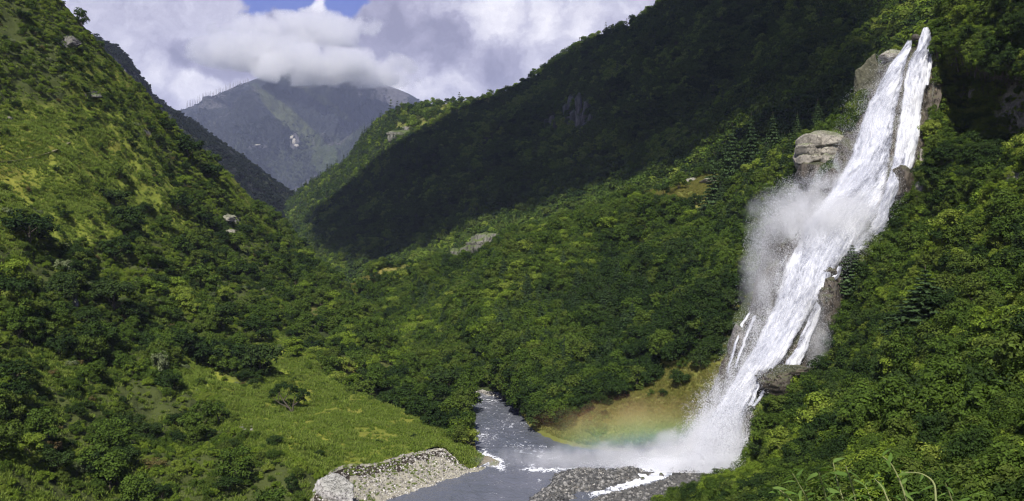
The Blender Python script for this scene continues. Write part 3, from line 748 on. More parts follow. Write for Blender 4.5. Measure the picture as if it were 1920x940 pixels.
for i in range(3):
    make_proto('conifer', 'needle', conifer_np(80 + i, 17, 12, 58, 3.1, .95, .075), tube_np([(0, 0, -.3), (0, 0, 1.5), (0, 0, 3.4)], [.06, .04, .008]))
for i in range(2):
    make_proto('conifer_far', 'needle', conifer_np(90 + i, 9, 7, 9, 3.2, .8, .13), tube_np([(0, 0, -.3), (0, 0, 1.5), (0, 0, 3.2)], [.06, .04, .01], 4))
for i, tone in enumerate(['grey', 'brown', 'grey']):
    make_proto('bush_odd', tone, crown_np(100 + i, 24, 90, 0.065, 1.0, 0.05, 1.4, 0.32, .4), trunk_np(100 + i, .8, .05, 4, .4))
# grass tufts
def tuft_np(seed, n=46):
    r = np.random.default_rng(seed); V = []; Fs = []
    for i in range(n):
        a = r.uniform(0, 6.28); p = r.normal(size=2) * .35; hh = r.uniform(.3, .8); ln = r.uniform(.1, .5); wd = 0.06
        sx, sy = -math.sin(a) * wd, math.cos(a) * wd; bx, by = math.cos(a) * ln, math.sin(a) * ln
        k = len(V)
        V += [(p[0] - sx, p[1] - sy, -.05), (p[0] + sx, p[1] + sy, -.05), (p[0] + bx * .5 + sx * .6, p[1] + by * .5 + sy * .6, hh * .7), (p[0] + bx, p[1] + by, hh)]
        Fs.append((k, k + 1, k + 2, k + 3))
    return np.array(V), np.array(Fs)
TUFT = [mesh_np('tuft', *tuft_np(i), LEAF['grassblade']) for i in range(3)]
DSTONE = mat_stone('dark river stones', (.04, .04, .04), (.10, .10, .095), (.30, .29, .27))
DSTONES = [mesh_np('dark stone', *rock_np(220 + i, 1, .25), DSTONE) for i in range(5)]
STONES = [mesh_np('stone', *rock_np(200 + i, 1, .25), PEBBLE) for i in range(5)]

# ------------------------------------------------------------------ scattering on the patches
def sample(key, n, weight, pad=120, hpad=None):
    p = PATCH[key]; G = p['G']; c = 0.25 * (G[:-1, :-1] + G[1:, :-1] + G[1:, 1:] + G[:-1, 1:])
    a = np.linalg.norm(np.cross(G[1:, :-1] - G[:-1, :-1], G[:-1, 1:] - G[:-1, :-1]), axis=-1)
    X, Y = to_px(c); Nn = p['N'][:-1, :-1]
    vis = (X > -pad) & (X < 1920 + pad) & (Y > -pad) & (Y < 940 + pad * 1.2) & (c[..., 1] > 4)
    face = -(Nn * c).sum(-1) / (np.linalg.norm(c, axis=-1) + 1e-9)
    nz = len(G)
    wgt = a * np.where(vis, 1, 0) * np.where(face > -0.25, 1.0, 0.12) * weight(X, Y, c, p['grass'][:-1, :-1], p['rock'][:-1, :-1])
    wgt = np.clip(wgt, 0, None).ravel(); wgt /= wgt.sum()
    idx = rng.choice(len(wgt), n, p=wgt); nv, nu = c.shape[:2]; iv, iu = idx // nu, idx % nu
    s, t_ = rng.random(n)[:, None], rng.random(n)[:, None]
    P_ = (G[iv, iu] * (1 - s) * (1 - t_) + G[iv, iu + 1] * s * (1 - t_) + G[iv + 1, iu] * (1 - s) * t_ + G[iv + 1, iu + 1] * s * t_)
    return P_, p['N'][iv, iu]
def thin(P_, rad):
    """drop points closer than rad to an earlier one (hash grid)"""
    order = np.argsort(P_[:, 1]); cell = {}; keep = np.zeros(len(P_), bool)
    for i in order:
        q = P_[i]; rr = rad[i] if hasattr(rad, '__len__') else rad
        k = (int(q[0] // rr), int(q[1] // rr), int(q[2] // rr))
        if k in cell: continue
        cell[k] = 1; keep[i] = True
    return keep

SC = []     # scattered vegetation: dict arrays
def scatter(kind, key, n, weight, smin, smax, sink=0.15, thinr=None, tones=None, zone=''):
    P_, N_ = sample(key, n, weight)
    sc = smin + (smax - smin) * rng.random(len(P_)) ** 1.8
    if thinr is not None:
        k = thin(P_, sc * thinr * 0 + thinr); P_, N_, sc = P_[k], N_[k], sc[k]
    P_ = P_ - np.array([0, 0, 1]) * (sc * sink)[:, None]
    nk = len(PROTO[kind]); Yp = to_px(P_)[1]
    tn = .5 + fbm(P_, .022 if zone in ('left', 'right', 'cliff') else .012, 4, .6) * 1.1 + rng.normal(size=len(P_)) * .22 + ((.16 * smooth(560, 300, Yp) + .06) if (zone == 'left' and kind == 'bush_near') else (.14 if zone == 'ridge' else 0))      # the tone drifts by patch; left bushes and ridge lightened to imitate light
    vv = np.clip((tn * nk).astype(int), 0, nk - 1) if kind in ('bush_near', 'tree_mid', 'tree_far') else rng.integers(0, nk, len(P_))
    SC.append(dict(kind=kind, zone=zone, P=P_, s=sc, rot=rng.uniform(0, 6.28, len(P_)), v=vv, tilt=rng.normal(size=(len(P_), 2)) * .08))
    return SC[-1]
def out_frame(X, Y): return 1.0
# left hillside
def wL(X, Y, c, g, r):
    big = ell(X, Y, 300, 500, 260, 190, 30, .4) + ell(X, Y, 150, 700, 260, 200, 0, .4) + ell(X, Y, 450, 600, 130, 130, 0, .3) + ell(X, Y, 220, 230, 200, 40, 48, .5) + .5 * ell(X, Y, 80, 90, 150, 100, 30, .5)
    clear = ell(X, Y, 720, 800, 230, 70, 26, .2) + ell(X, Y, 60, 290, 130, 70, 8, .3) + ell(X, Y, 560, 800, 90, 60, 20, .3) + ell(X, Y, 140, 350, 60, 80, 0, .4)
    return np.clip(big + 0.15, 0, 1.2) * np.clip(1 - clear, 0.0, 1) * np.clip(1.25 - g, .12, 1) * (1 - r) * (X < 690)
scatter('tree_mid', 'L', 1500, lambda X, Y, c, g, r: wL(X, Y, c, g, r) * np.clip(.12 + smooth(330, 470, Y + .5 * (X - 250)) , 0, 1) * smooth(-.1, .35, fbm(c, .035, 3) + .15), 1.2, 3.9, .25, zone='left')
def wLb(X, Y, c, g, r):
    clear = ell(X, Y, 720, 800, 230, 75, 26, .2) * .985 + ell(X, Y, 60, 290, 150, 70, 8, .3) * .8 + ell(X, Y, 560, 800, 120, 60, 20, .3) * .93 + ell(X, Y, 150, 390, 80, 70, 20, .3) * .7 + ell(X, Y, 545, 690, 24, 50, -20) * .95 + .3 * ell(X, Y, 260, 290, 120, 50, 45) + .7 * ell(X, Y, 400, 730, 60, 24, 10) + .8 * ell(X, Y, 558, 570, 30, 18, 60)
    return np.clip(1 - clear, 0, 1) * (1 - r * .9) * np.clip(1.35 - 1.1 * g, .12, 1) * np.clip(.55 + 1.6 * fbm(c, .03, 4), .08, 1) * (X < 900)
scatter('bush_near', 'L', 17000, lambda X, Y, c, g, r: wLb(X, Y, c, g, r) * np.where(X > 640, .25, 1), .35, 1.55, .25, zone='left')
scatter('tree_mid', 'L', 520, lambda X, Y, c, g, r: (Y < 420) * (ell(X, Y, 250, 230, 240, 60, 48) + .25) * (ell(X, Y, 60, 300, 90, 50) < .5), .7, 2.2, .3, zone='left')
scatter('bush_near', 'L', 420, lambda X, Y, c, g, r: ell(X, Y, 720, 790, 230, 75, 26, .2) * np.clip(fbm(c, .07, 3) * 2.5, 0.02, 1) * (X < 890), .25, .95, .25, zone='left')
scatter('bush_odd', 'L', 420, lambda X, Y, c, g, r: wL(X, Y, c, g, r) + .03, .5, 1.7, .25, zone='left')
# wooded slope
scatter('tree_mid', 'L2', 2600, lambda X, Y, c, g, r: 1.0 * (Y < 850), 2.2, 4.6, .2, zone='bend')
# middle slope
def wM(X, Y, c, g, r):
    clear = ell(X, Y, 1210, 775, 225, 72, -17, .15) + ell(X, Y, 650, 548, 46, 20, -42, .3) + .8 * ell(X, Y, 760, 505, 80, 10, -14, .3) + .93 * ell(X, Y, 1280, 362, 100, 24, -8, .5) + ell(X, Y, 1325, 395, 26, 40, 10, .4) * .8 + ell(X, Y, 1050, 405, 60, 6, -5) * .8 + 0.8 * ell(X, Y, 1140, 690, 80, 7, -8) + ell(X, Y, 900, 450, 50, 30) + ell(X, Y, 870, 475, 40, 14)
    lim = np.interp(Y, [-100, 0, 50, 100, 150, 220, 320, 420, 520, 620, 700, 780, 874], [1900, 1760, 1705, 1650, 1606, 1590, 1540, 1436, 1412, 1362, 1334, 1290, 1240])
    fall = smooth(lim + 4, lim - 6, X)
    return np.clip(1 - clear, 0.03, 1) * (1 - r) * np.clip(fall, 0, 1) * (c[..., 2] > RIVER + 1) * np.clip(1.3 - g, .25, 1)
scatter('tree_mid', 'M', 8000, wM, 1.0, 4.6, .3, zone='middle')
scatter('bush_near', 'M', 10000, lambda X, Y, c, g, r: wM(X, Y, c, g, r) + .01 * (c[..., 2] > RIVER + 1.5) * (X < 1330), .6, 1.9, .3, zone='middle')
scatter('conifer', 'M', 520, lambda X, Y, c, g, r: wM(X, Y, c, g, r) * (ell(X, Y, 1430, 330, 110, 110, 0, .5) + .25 * ell(X, Y, 1000, 620, 300, 120)), 1.6, 3.6, .1, zone='middle')
scatter('tree_mid', 'M', 350, lambda X, Y, c, g, r: (ell(X, Y, 1020, 765, 60, 50, 20, .3) + ell(X, Y, 1130, 730, 90, 26, -15, .3) + ell(X, Y, 1050, 730, 70, 25)) * (c[..., 2] > RIVER + 1), 1.8, 4.0, .3, zone='middle')
# ridge
scatter('tree_far', 'B', 26000, lambda X, Y, c, g, r: (1 - r) * np.clip(1.1 - .6 * g, .3, 1) / np.clip(c[..., 1] / 900, .5, 2), 3.2, 7.5, .25, zone='ridge')
scatter('conifer_far', 'B', 2600, lambda X, Y, c, g, r: (1 - r) * (ell(X, Y, 690, 270, 60, 120, -40, .5) + .06 + ell(X, Y, 620, 340, 80, 50, -40)), 3.0, 6.5, .1, zone='ridge')
# right hillside
def wC(X, Y, c, g, r):
    return (1 - r * .93) * np.clip(c[..., 1] / 60, .5, 1) * (X > 1180)
scatter('bush_near', 'C', 9500, wC, 1.0, 2.6, .35, zone='right')
scatter('bush_near', 'C', 9000, lambda X, Y, c, g, r: wC(X, Y, c, g, r) * smooth(200, 90, c[..., 1]), .45, 1.1, .3, zone='right')
scatter('tree_mid', 'C', 1200, lambda X, Y, c, g, r: wC(X, Y, c, g, r) * (c[..., 1] > 90) * (Y < 860) * (X > 1420), 1.8, 3.6, .35, zone='right')
# along the top of the rock face
scatter('bush_near', 'W', 1100, lambda X, Y, c, g, r: (1.5 * ell(X, Y, 1695, 40, 60, 34) + ell(X, Y, 1655, 90, 26, 14, -45) + ell(X, Y, 1600, 200, 16, 40, 15) + ell(X, Y, 1660, 60, 60, 30) + ell(X, Y, 1530, 320, 30, 20)), .7, 1.8, .3, zone='cliff')
# far shoulder and mountain
scatter('tree_farthest', 'S', 9000, lambda X, Y, c, g, r: (1 - .8 * r), 3, 6, .25, zone='far')
scatter('tree_farthest', 'F', 16000, lambda X, Y, c, g, r: (1 - .7 * r) * (Y > 150) * np.clip(.25 + 2.2 * fbm(c * np.array([1, .5, .4]), .0016, 5) - .5 * g, .03, 1), 6, 13, .3, zone='far')

# ------------------------------------------------------------------ geometry-nodes instancing for what nobody could count
def hidden(me, nm):
    o = bpy.data.objects.new(nm, me); return o
BLADE2 = mat_leaf('dry grass blades', (0.15, 0.17, 0.035), (0.22, 0.21, 0.055), (0.28, 0.25, 0.08), 0.3)
TUFT2 = [mesh_np('dry tuft', *tuft_np(i), BLADE2) for i in range(3)]
def instancer(name, meshes, P_, s, rot, v, tilt, label, cat=None):
    c = bpy.data.collections.new(name + ' kinds')
    for i, me in enumerate(meshes):
        c.objects.link(hidden(me, '%s kind %02d' % (name, i)))
    me = bpy.data.meshes.new(name); me.vertices.add(len(P_)); me.vertices.foreach_set('co', np.asarray(P_, np.float32).ravel())
    for an, ty, val in (('isize', 'FLOAT', s), ('iidx', 'INT', v)):
        a = me.attributes.new(an, ty, 'POINT'); a.data.foreach_set('value', np.asarray(val, np.float32 if ty == 'FLOAT' else np.int32))
    a = me.attributes.new('irot', 'FLOAT_VECTOR', 'POINT')
    a.data.foreach_set('vector', np.stack([tilt[:, 0], tilt[:, 1], rot], 1).astype(np.float32).ravel())
    o = link(name, me, kind='stuff', label=label)
    ng = bpy.data.node_groups.new(name + ' scatter', 'GeometryNodeTree')
    ng.interface.new_socket('Geometry', in_out='INPUT', socket_type='NodeSocketGeometry')
    ng.interface.new_socket('Geometry', in_out='OUTPUT', socket_type='NodeSocketGeometry')
    t = NT(ng); gi = t.n('NodeGroupInput'); go = t.n('NodeGroupOutput')
    ci = t.n('GeometryNodeCollectionInfo', {'Collection': c, 'Separate Children': True, 'Reset Children': True})
    def at_(nm, ty): nd = t.n('GeometryNodeInputNamedAttribute', {'Name': nm}, data_type=ty); return nd.outputs[0]
    rotn = t.n('FunctionNodeEulerToRotation', {0: at_('irot', 'FLOAT_VECTOR')})
    ip = t.n('GeometryNodeInstanceOnPoints', {'Points': gi.outputs[0], 'Instance': ci.outputs[0], 'Pick Instance': True, 'Instance Index': at_('iidx', 'INT'), 'Rotation': rotn.outputs[0], 'Scale': at_('isize', 'FLOAT')})
    t.l(ip.outputs[0], go.inputs[0])
    md = o.modifiers.new('scatter', 'NODES'); md.node_group = ng
    return o

def put_tree(kind, var, P_, s, rot, tilt, name, label, cat, group, sz=1.0):
    e = bpy.data.objects.new(name, None); col.objects.link(e)
    e.empty_display_size = .1
    e.location = P_; e.rotation_euler = (tilt[0], tilt[1], rot); e.scale = (s, s, s * sz)
    tag(e, label, cat, group)
    pr = PROTO[kind][var % len(PROTO[kind])]
    link('crown', pr['c'], e); link('trunk', pr['t'], e)
    return e
def on(key, px, py):
    p = PATCH[key]; d2 = (p['X'] - px) ** 2 + (p['Y'] - py) ** 2; d2[:15 if key != 'C' else 0] += 1e6
    k = np.unravel_index(np.argmin(d2), d2.shape); return p['G'][k].copy(), p['N'][k].copy()

# ---- trees and bushes one can point at
HERO = [
 # kind, var, patch, px, py(base), width px, z-stretch, name, cat, label
 ('tree_mid', 0, 'L', 152, 52, 26, 1.7, 'tree', 'tree', 'lone dark tree standing on the skyline of the left hillside'),
 ('tree_mid', 2, 'L', 55, 455, 92, .8, 'tree', 'tree', 'large dark round tree alone in the grass near the left edge'),
 ('tree_mid', 0, 'L', 122, 412, 26, .9, 'shrub', 'shrub', 'small dark round shrub just right of the large lone tree in the grass'),
 ('tree_mid', 2, 'L', 105, 325, 12, 1.4, 'shrub', 'shrub', 'tiny dark upright shrub in the open grass above the large lone tree'),
 ('tree_mid', 0, 'L', 312, 250, 40, .8, 'shrub', 'shrub', 'dark green shrub at the left hill crest, upper of two'),
 ('tree_mid', 2, 'L', 352, 300, 60, .9, 'tree', 'tree', 'dark rounded tree just under the crest of the left hillside'),
 ('tree_mid', 1, 'L', 215, 395, 60, .8, 'tree', 'tree', 'dark spreading tree at the edge of the upper left grass'),
 ('tree_mid', 1, 'L', 235, 440, 64, 1., 'tree', 'tree', 'leafy green tree below the upper left grass, with a lit crown'),
 ('tree_mid', 0, 'L', 215, 490, 60, .9, 'tree', 'tree', 'dark tree directly below the leafy lit one on the left slope'),
 ('tree_mid', 2, 'L', 335, 400, 46, .9, 'tree', 'tree', 'dark tree in the hollow left of the pale outcrop'),
 ('tree_mid', 1, 'L', 395, 345, 50, .9, 'tree', 'tree', 'bushy tree on the crest above the pale outcrop'),
 ('tree_mid', 3, 'L', 440, 470, 50, .7, 'shrub', 'shrub', 'broad green shrub just below the pale outcrop'),
 ('bush_odd', 0, 'L', 118, 510, 36, 1., 'shrub', 'shrub', 'silvery leaved shrub left of centre on the left hillside'),
 ('tree_mid', 0, 'L', 110, 570, 66, .9, 'tree', 'tree', 'dark tree under the silvery shrub on the left hillside'),
 ('tree_mid', 1, 'L', 20, 580, 80, .9, 'tree', 'tree', 'dark tree cut by the left edge of the view, halfway down'),
 ('tree_mid', 1, 'L', 215, 585, 80, .9, 'tree', 'tree', 'large leafy tree with a deep shadow at its right foot'),
 ('tree_mid', 4, 'L', 375, 545, 66, .8, 'tree', 'tree', 'leafy green tree in the middle of the left wood'),
 ('bush_odd', 2, 'L', 288, 570, 24, .8, 'shrub', 'shrub', 'small pale flowering shrub right of the large leafy tree'),
 ('bush_odd', 0, 'L', 325, 560, 20, .8, 'shrub', 'shrub', 'second small pale shrub beside the first on the left slope'),
 ('tree_mid', 2, 'L', 180, 660, 76, .9, 'tree', 'tree', 'dark dense tree at the bottom of the left wood, shading the grass'),
 ('tree_mid', 0, 'L', 25, 720, 70, .8, 'tree', 'tree', 'dark tree by the left edge with a black shadow below it'),
 ('bush_odd', 0, 'L', 300, 700, 40, 1.5, 'tree', 'tree', 'tall silvery leaved tree left of the wooded knoll'),
 ('tree_mid', 2, 'L', 310, 735, 56, .8, 'tree', 'tree', 'dark round tree at the foot of the tall silvery one'),
 ('tree_mid', 0, 'L', 345, 670, 70, .9, 'tree', 'tree', 'dark tree at the left end of the wooded knoll'),
 ('tree_mid', 2, 'L', 395, 690, 74, .9, 'tree', 'tree', 'broad dark tree in the front row of the wooded knoll'),
 ('tree_mid', 0, 'L', 445, 700, 70, .9, 'tree', 'tree', 'dark tree in the front of the knoll, over the black shadow'),
 ('tree_mid', 1, 'L', 490, 708, 76, 1., 'tree', 'tree', 'rightmost dark tree of the wooded knoll above the meadow'),
 ('tree_mid', 1, 'L', 415, 620, 70, .9, 'tree', 'tree', 'green tree in the second row of the wooded knoll'),
 ('tree_mid', 0, 'L', 480, 640, 64, .9, 'tree', 'tree', 'dark tree in the second row of the knoll, right side'),
 ('tree_mid', 2, 'L', 340, 800, 52, .7, 'shrub', 'shrub', 'dark green bush in the lower left scrub below the knoll'),
 ('tree_mid', 0, 'L', 275, 820, 60, .6, 'shrub', 'shrub', 'low dark bush in the lower left scrub'),
 ('tree_mid', 2, 'L', 100, 885, 70, .8, 'shrub', 'shrub', 'large dark bush at the lower left with a reddish neighbour'),
 ('bush_odd', 1, 'L', 95, 850, 46, .8, 'shrub', 'shrub', 'reddish brown bush above the large dark bush at lower left'),
 ('bush_odd', 1, 'L', 290, 880, 50, .6, 'shrub', 'shrub', 'low reddish bush at the bottom of the left slope'),
 ('tree_mid', 0, 'L', 545, 925, 26, 1.6, 'shrub', 'shrub', 'narrow dark upright bush beside the pale bank rock'),
 ('tree_mid', 1, 'L', 430, 925, 50, .8, 'shrub', 'shrub', 'dark bush at the bottom edge left of the upright one'),
 ('tree_mid', 0, 'L', 515, 835, 34, .7, 'shrub', 'shrub', 'small bush at the edge of the earth slip on the meadow'),
 ('bush_near', 0, 'L', 596, 853, 30, .6, 'shrub', 'shrub', 'dark low bush in the meadow above the pale bank rock'),
 ('bush_near', 1, 'L', 710, 832, 20, .6, 'shrub', 'shrub', 'small dark bush in the middle of the riverside meadow'),
 ('bush_near', 1, 'L', 775, 820, 22, .5, 'shrub', 'shrub', 'small bush on the meadow near the river trees'),
 ('tree_mid', 2, 'L2', 845, 815, 60, 1., 'tree', 'tree', 'dark tree leaning over the river at the left bank'),
 ('tree_mid', 0, 'L2', 800, 800, 76, .9, 'tree', 'tree', 'big dark tree of the left bank, second from the water'),
 ('tree_mid', 1, 'L2', 840, 745, 74, .9, 'tree', 'tree', 'broad tree at the far bend overhanging the left bank'),
 ('tree_mid', 0, 'L2', 745, 775, 66, .9, 'tree', 'tree', 'dark tree at the top of the riverside meadow'),
 ('tree_mid', 2, 'L2', 690, 735, 60, .9, 'tree', 'tree', 'dark tree behind the top of the meadow'),
 ('bush_near', 3, 'L2', 830, 828, 26, .8, 'shrub', 'shrub', 'small light bush at the waterline in front of the bank trees'),
 ('tree_mid', 0, 'M', 1020, 800, 62, .7, 'tree', 'tree', 'rounded tree on the right bank where the river narrows'),
 ('tree_mid', 2, 'M', 1000, 770, 60, .8, 'tree', 'tree', 'dark bushy tree at the right bank near the pebble shore'),
 ('tree_mid', 0, 'M', 1065, 765, 70, .7, 'tree', 'tree', 'dark tree at the edge of the far meadow, by the right bank'),
 ('tree_mid', 1, 'M', 1110, 745, 70, .6, 'tree', 'tree', 'dark tree along the top of the far meadow'),
 ('tree_mid', 0, 'M', 1175, 725, 50, .6, 'tree', 'tree', 'low dark tree at the top right of the far meadow'),
 ('conifer', 0, 'M', 1373, 350, 44, 1.3, 'conifer', 'conifer', 'tall pointed conifer right of the pale ledge'),
 ('conifer', 1, 'M', 1408, 330, 44, 1.3, 'conifer', 'conifer', 'tall conifer between the pointed one and the pale outcrop'),
 ('conifer', 2, 'M', 1340, 392, 44, 1.15, 'conifer', 'conifer', 'conifer below the pale ledge'),
 ('conifer', 0, 'M', 1530, 262, 32, 1.2, 'conifer', 'conifer', 'small conifer standing above the pale outcrop'),
 ('conifer', 1, 'M', 1492, 276, 30, 1.2, 'conifer', 'conifer', 'small conifer left above the pale outcrop'),
 ('conifer', 1, 'M', 1450, 305, 38, 1.2, 'conifer', 'conifer', 'conifer at the left end of the pale outcrop'),
 ('conifer', 2, 'M', 985, 600, 32, .8, 'conifer', 'conifer', 'lighter conifer amid the sunlit scrub above the river bend'),
 ('conifer', 1, 'C', 1612, 470, 42, .9, 'conifer', 'conifer', 'conifer with a pointed top right against the waterfall'),
 ('conifer', 2, 'C', 1592, 545, 60, .75, 'conifer', 'conifer', 'broad conifer leaning over the edge of the waterfall'),
 ('conifer', 0, 'C', 1735, 620, 110, .55, 'conifer', 'conifer', 'spreading conifer in the middle of the right hillside'),
 ('tree_mid', 0, 'B', 840, 186, 16, .8, 'tree', 'tree', 'round tree standing out on the sunlit part of the skyline'),
 ('tree_mid', 2, 'B', 862, 184, 14, .7, 'tree', 'tree', 'small tree right of the round one on the sunlit skyline'),
 ('tree_mid', 0, 'B', 1187, 42, 16, .9, 'tree', 'tree', 'flat topped tree on the dark skyline near the top'),
 ('tree_mid', 2, 'B', 1204, 30, 10, 1.2, 'tree', 'tree', 'slender tree above the flat topped one on the dark skyline'),
 ('tree_mid', 0, 'B', 1214, 18, 10, 1.2, 'tree', 'tree', 'topmost tree visible on the dark skyline'),
 ('tree_mid', 2, 'B', 1038, 110, 14, .8, 'tree', 'tree', 'small round tree low on the dark skyline'),
 ('conifer_far', 0, 'B', 732, 232, 22, 1., 'conifer', 'conifer', 'dark conifer on the shoulder before the blue mountain'),
 ('conifer_far', 1, 'B', 745, 226, 18, 1., 'conifer', 'conifer', 'dark conifer beside the first on the shoulder'),
 ('conifer_far', 0, 'B', 862, 205, 20, .8, 'conifer', 'conifer', 'dark conifer at the edge between sunlit ridge and shadow'),
]
for kind, var, key, px, py, wpx, sz, name, cat, label in HERO:
    q, n_ = on(key, px, py); s = wpx / F * q[1] / 2 / (1.0 if kind not in ('conifer', 'conifer_far') else .78)
    put_tree(kind, var, q - np.array([0, 0, .12 * s]), s, random.uniform(0, 6.28), (0, 0), name, label, cat, None, sz)

# ---- the nearest of the rest as individuals, what is left as one mass
LAND = {
 'left': [((152, 32), 'the lone skyline tree'), ((60, 420), 'the large lone tree in the grass'), ((128, 275), 'the footpath'), ((425, 412), 'the pale outcrop on the left crest'),
          ((118, 500), 'the silvery shrub'), ((215, 570), 'the large leafy tree'), ((300, 680), 'the tall silvery tree'), ((490, 690), 'the wooded knoll'), ((535, 755), 'the forked meadow tree'),
          ((95, 840), 'the reddish bush'), ((290, 880), 'the low reddish bush'), ((545, 910), 'the narrow upright bush'), ((20, 720), 'the black shadow by the left edge'), ((130, 80), 'the upper crest rocks'), ((175, 180), 'the small grey rocks')],
 'bend': [((690, 720), 'the top of the riverside meadow'), ((845, 780), 'the leaning bank tree'), ((565, 580), 'the bright grass on the crest'), ((640, 540), 'the valley notch')],
 'middle': [((645, 550), 'the pale grass at the valley notch'), ((890, 450), 'the grey scree'), ((1300, 341), 'the white rock on the ledge'), ((1545, 285), 'the pale outcrop by the falls'), ((1420, 560), 'the spray of the falls'),
            ((1020, 790), 'the right river bank'), ((1180, 770), 'the far meadow'), ((985, 600), 'the lighter conifer'), ((1140, 690), 'the grassy terrace'), ((800, 560), 'the left end of the sunlit slope')],
 'right': [((1612, 450), 'the pointed conifer by the falls'), ((1850, 210), 'the shaded recess'), ((1735, 600), 'the spreading conifer'), ((1410, 780), 'the edge of the lower falls'), ((1300, 930), 'the gravel shore'),
           ((1560, 880), 'the leafy sprays at the bottom'), ((1900, 600), 'the right edge of the view'), ((1700, 350), 'the brown rock by the falls'), ((1740, 60), 'the lip of the falls'), ((1850, 760), 'the dark hollow low on the right'), ((1880, 900), 'the lower right corner'), ((1640, 740), 'the middle of the lower right scrub')],
}
GRP = {'left': 'bushes on the left hillside', 'bend': 'trees of the wood behind the riverside meadow', 'middle': 'trees on the sunlit slope left of the waterfall', 'right': 'bushes on the near hillside right of the waterfall'}
TONES = {'bush_near': ['dark green', 'dark green', 'green', 'green', 'green', 'fresh green', 'fresh green', 'fresh green'], 'tree_mid': ['dark green', 'dark green', 'dark green', 'green', 'green', 'green', 'green', 'fresh green'],
         'bush_odd': ['silvery', 'reddish', 'silvery'], 'conifer': ['dark', 'dark', 'dark']}
ORD = ['nearest', 'second nearest', 'third nearest', 'fourth nearest', 'fifth nearest', 'sixth nearest', 'seventh nearest', 'eighth nearest', 'ninth nearest', 'tenth nearest'] + ['%dth nearest' % k for k in range(11, 80)]
def proj_size(d): return d['s'] / d['P'][:, 1]
quota = {'left': 110, 'bend': 30, 'middle': 50, 'right': 100}
for z, q_ in quota.items():
    cand = []
    for si, d in enumerate(SC):
        if d['zone'] != z: continue
        X, Y = to_px(d['P']); k = (X > 10) & (X < 1910) & (Y > 10) & (Y < 930)
        cand += [(ps, si, i, X[i], Y[i] - 20) for i, ps in enumerate(proj_size(d)) if k[i]]
    cand.sort(reverse=True); cand = cand[:q_]; buckets = {}
    for ps, si, i, x, y in cand:
        d = SC[si]; kd = d['kind']
        nm = 'conifer' if kd == 'conifer' else ('tree' if kd == 'tree_mid' else 'bush')
        dist, (lx, ly), ph = min((math.hypot(x - l[0][0], y - l[0][1]), l[0], l[1]) for l in LAND[z])
        dx, dy = x - lx, y - ly
        rel = ('right of' if dx > 0 else 'left of') if abs(dx) > abs(dy) else ('below' if dy > 0 else 'above')
        tone = TONES[kd][int(d['v'][i]) % len(TONES[kd])]
        buckets.setdefault((tone, nm, rel, ph), []).append((dist, si, i))
    for (tone, nm, rel, ph), lst in buckets.items():
        lst.sort()
        for k, (dist, si, i) in enumerate(lst):
            d = SC[si]
            lb = '%s %s %s %s' % (tone, nm, rel, ph)
            if len(lst) > 1: lb += ', %s' % ORD[k]
            put_tree(d['kind'], int(d['v'][i]), d['P'][i], d['s'][i], d['rot'][i], d['tilt'][i], nm, lb, nm, GRP[z])
            d.setdefault('used', []).append(i)
names = {'left': ('scrub', 'green scrub and small trees covering the left hillside'), 'bend': ('forest', 'dark wood behind the riverside meadow'),
         'middle': ('forest', 'green scrub forest on the sunlit slope left of the waterfall'), 'right': ('scrub', 'dense leafy scrub on the near hillside right of the waterfall'),
         'ridge': ('forest', 'dark forest covering the high ridge'), 'cliff': ('scrub', 'scrub on the ledges of the waterfall cliff'), 'far': ('forest', 'distant forest on the blue mountains')}
for z, (nm, lb) in names.items():
    kinds = []; meshes = []; P_, s_, r_, v_, t_l = [], [], [], [], []
    for d in SC:
        if d['zone'] != z: continue
        if d['kind'] not in kinds: kinds.append(d['kind'])
        offs = {}
    offs = {}; o = 0
    for k in sorted(kinds):
        offs[k] = o; meshes += [p['j'] for p in PROTO[k]]; o += len(PROTO[k])
    for d in SC:
        if d['zone'] != z: continue
        keep = np.ones(len(d['P']), bool); keep[d.get('used', [])] = False
        P_.append(d['P'][keep]); s_.append(d['s'][keep]); r_.append(d['rot'][keep]); v_.append(d['v'][keep] + offs[d['kind']]); t_l.append(d['tilt'][keep])
    instancer(nm, meshes, np.concatenate(P_), np.concatenate(s_), np.concatenate(r_), np.concatenate(v_), np.concatenate(t_l), lb)

# grass tufts on the open ground
def tufts(key, n, weight, smin, smax, label, kinds=None):
    P_, N_ = sample(key, n, weight, 60); s = rng.uniform(smin, smax, len(P_))
    instancer('grass', kinds or TUFT, P_, s, rng.uniform(0, 6.28, len(P_)), rng.integers(0, 3, len(P_)), rng.normal(size=(len(P_), 2)) * .15, label)
tufts('L', 75000, lambda X, Y, c, g, r: (g + .1) * np.clip(.45 + 1.6 * fbm(c, .09, 4), .08, 1) * (X > -20) / np.clip(c[..., 1] / 250, .6, 3), .35, 1.25, 'rough bright grass on the left hillside and riverside meadow')
tufts('M', 22000, lambda X, Y, c, g, r: g * (c[..., 2] > RIVER + .5) * np.clip(ell(X, Y, 1180, 780, 240, 80, -14) + .1 + ell(X, Y, 645, 555, 40, 60, 30) + ell(X, Y, 1290, 350, 110, 25), 0, 1), .4, 1.0, 'yellowish grass of the far meadow and ledges', TUFT2)
tufts('K', 600, lambda X, Y, c, g, r: (c[..., 2] > RIVER + .4) * (.2 + g), .2, .55, 'tufts of grass growing on the eroded bank')
tufts('C', 16000, lambda X, Y, c, g, r: ell(X, Y, 1290, 935, 150, 40, -12) + .03, .4, .9, 'bright grass below the near hillside')

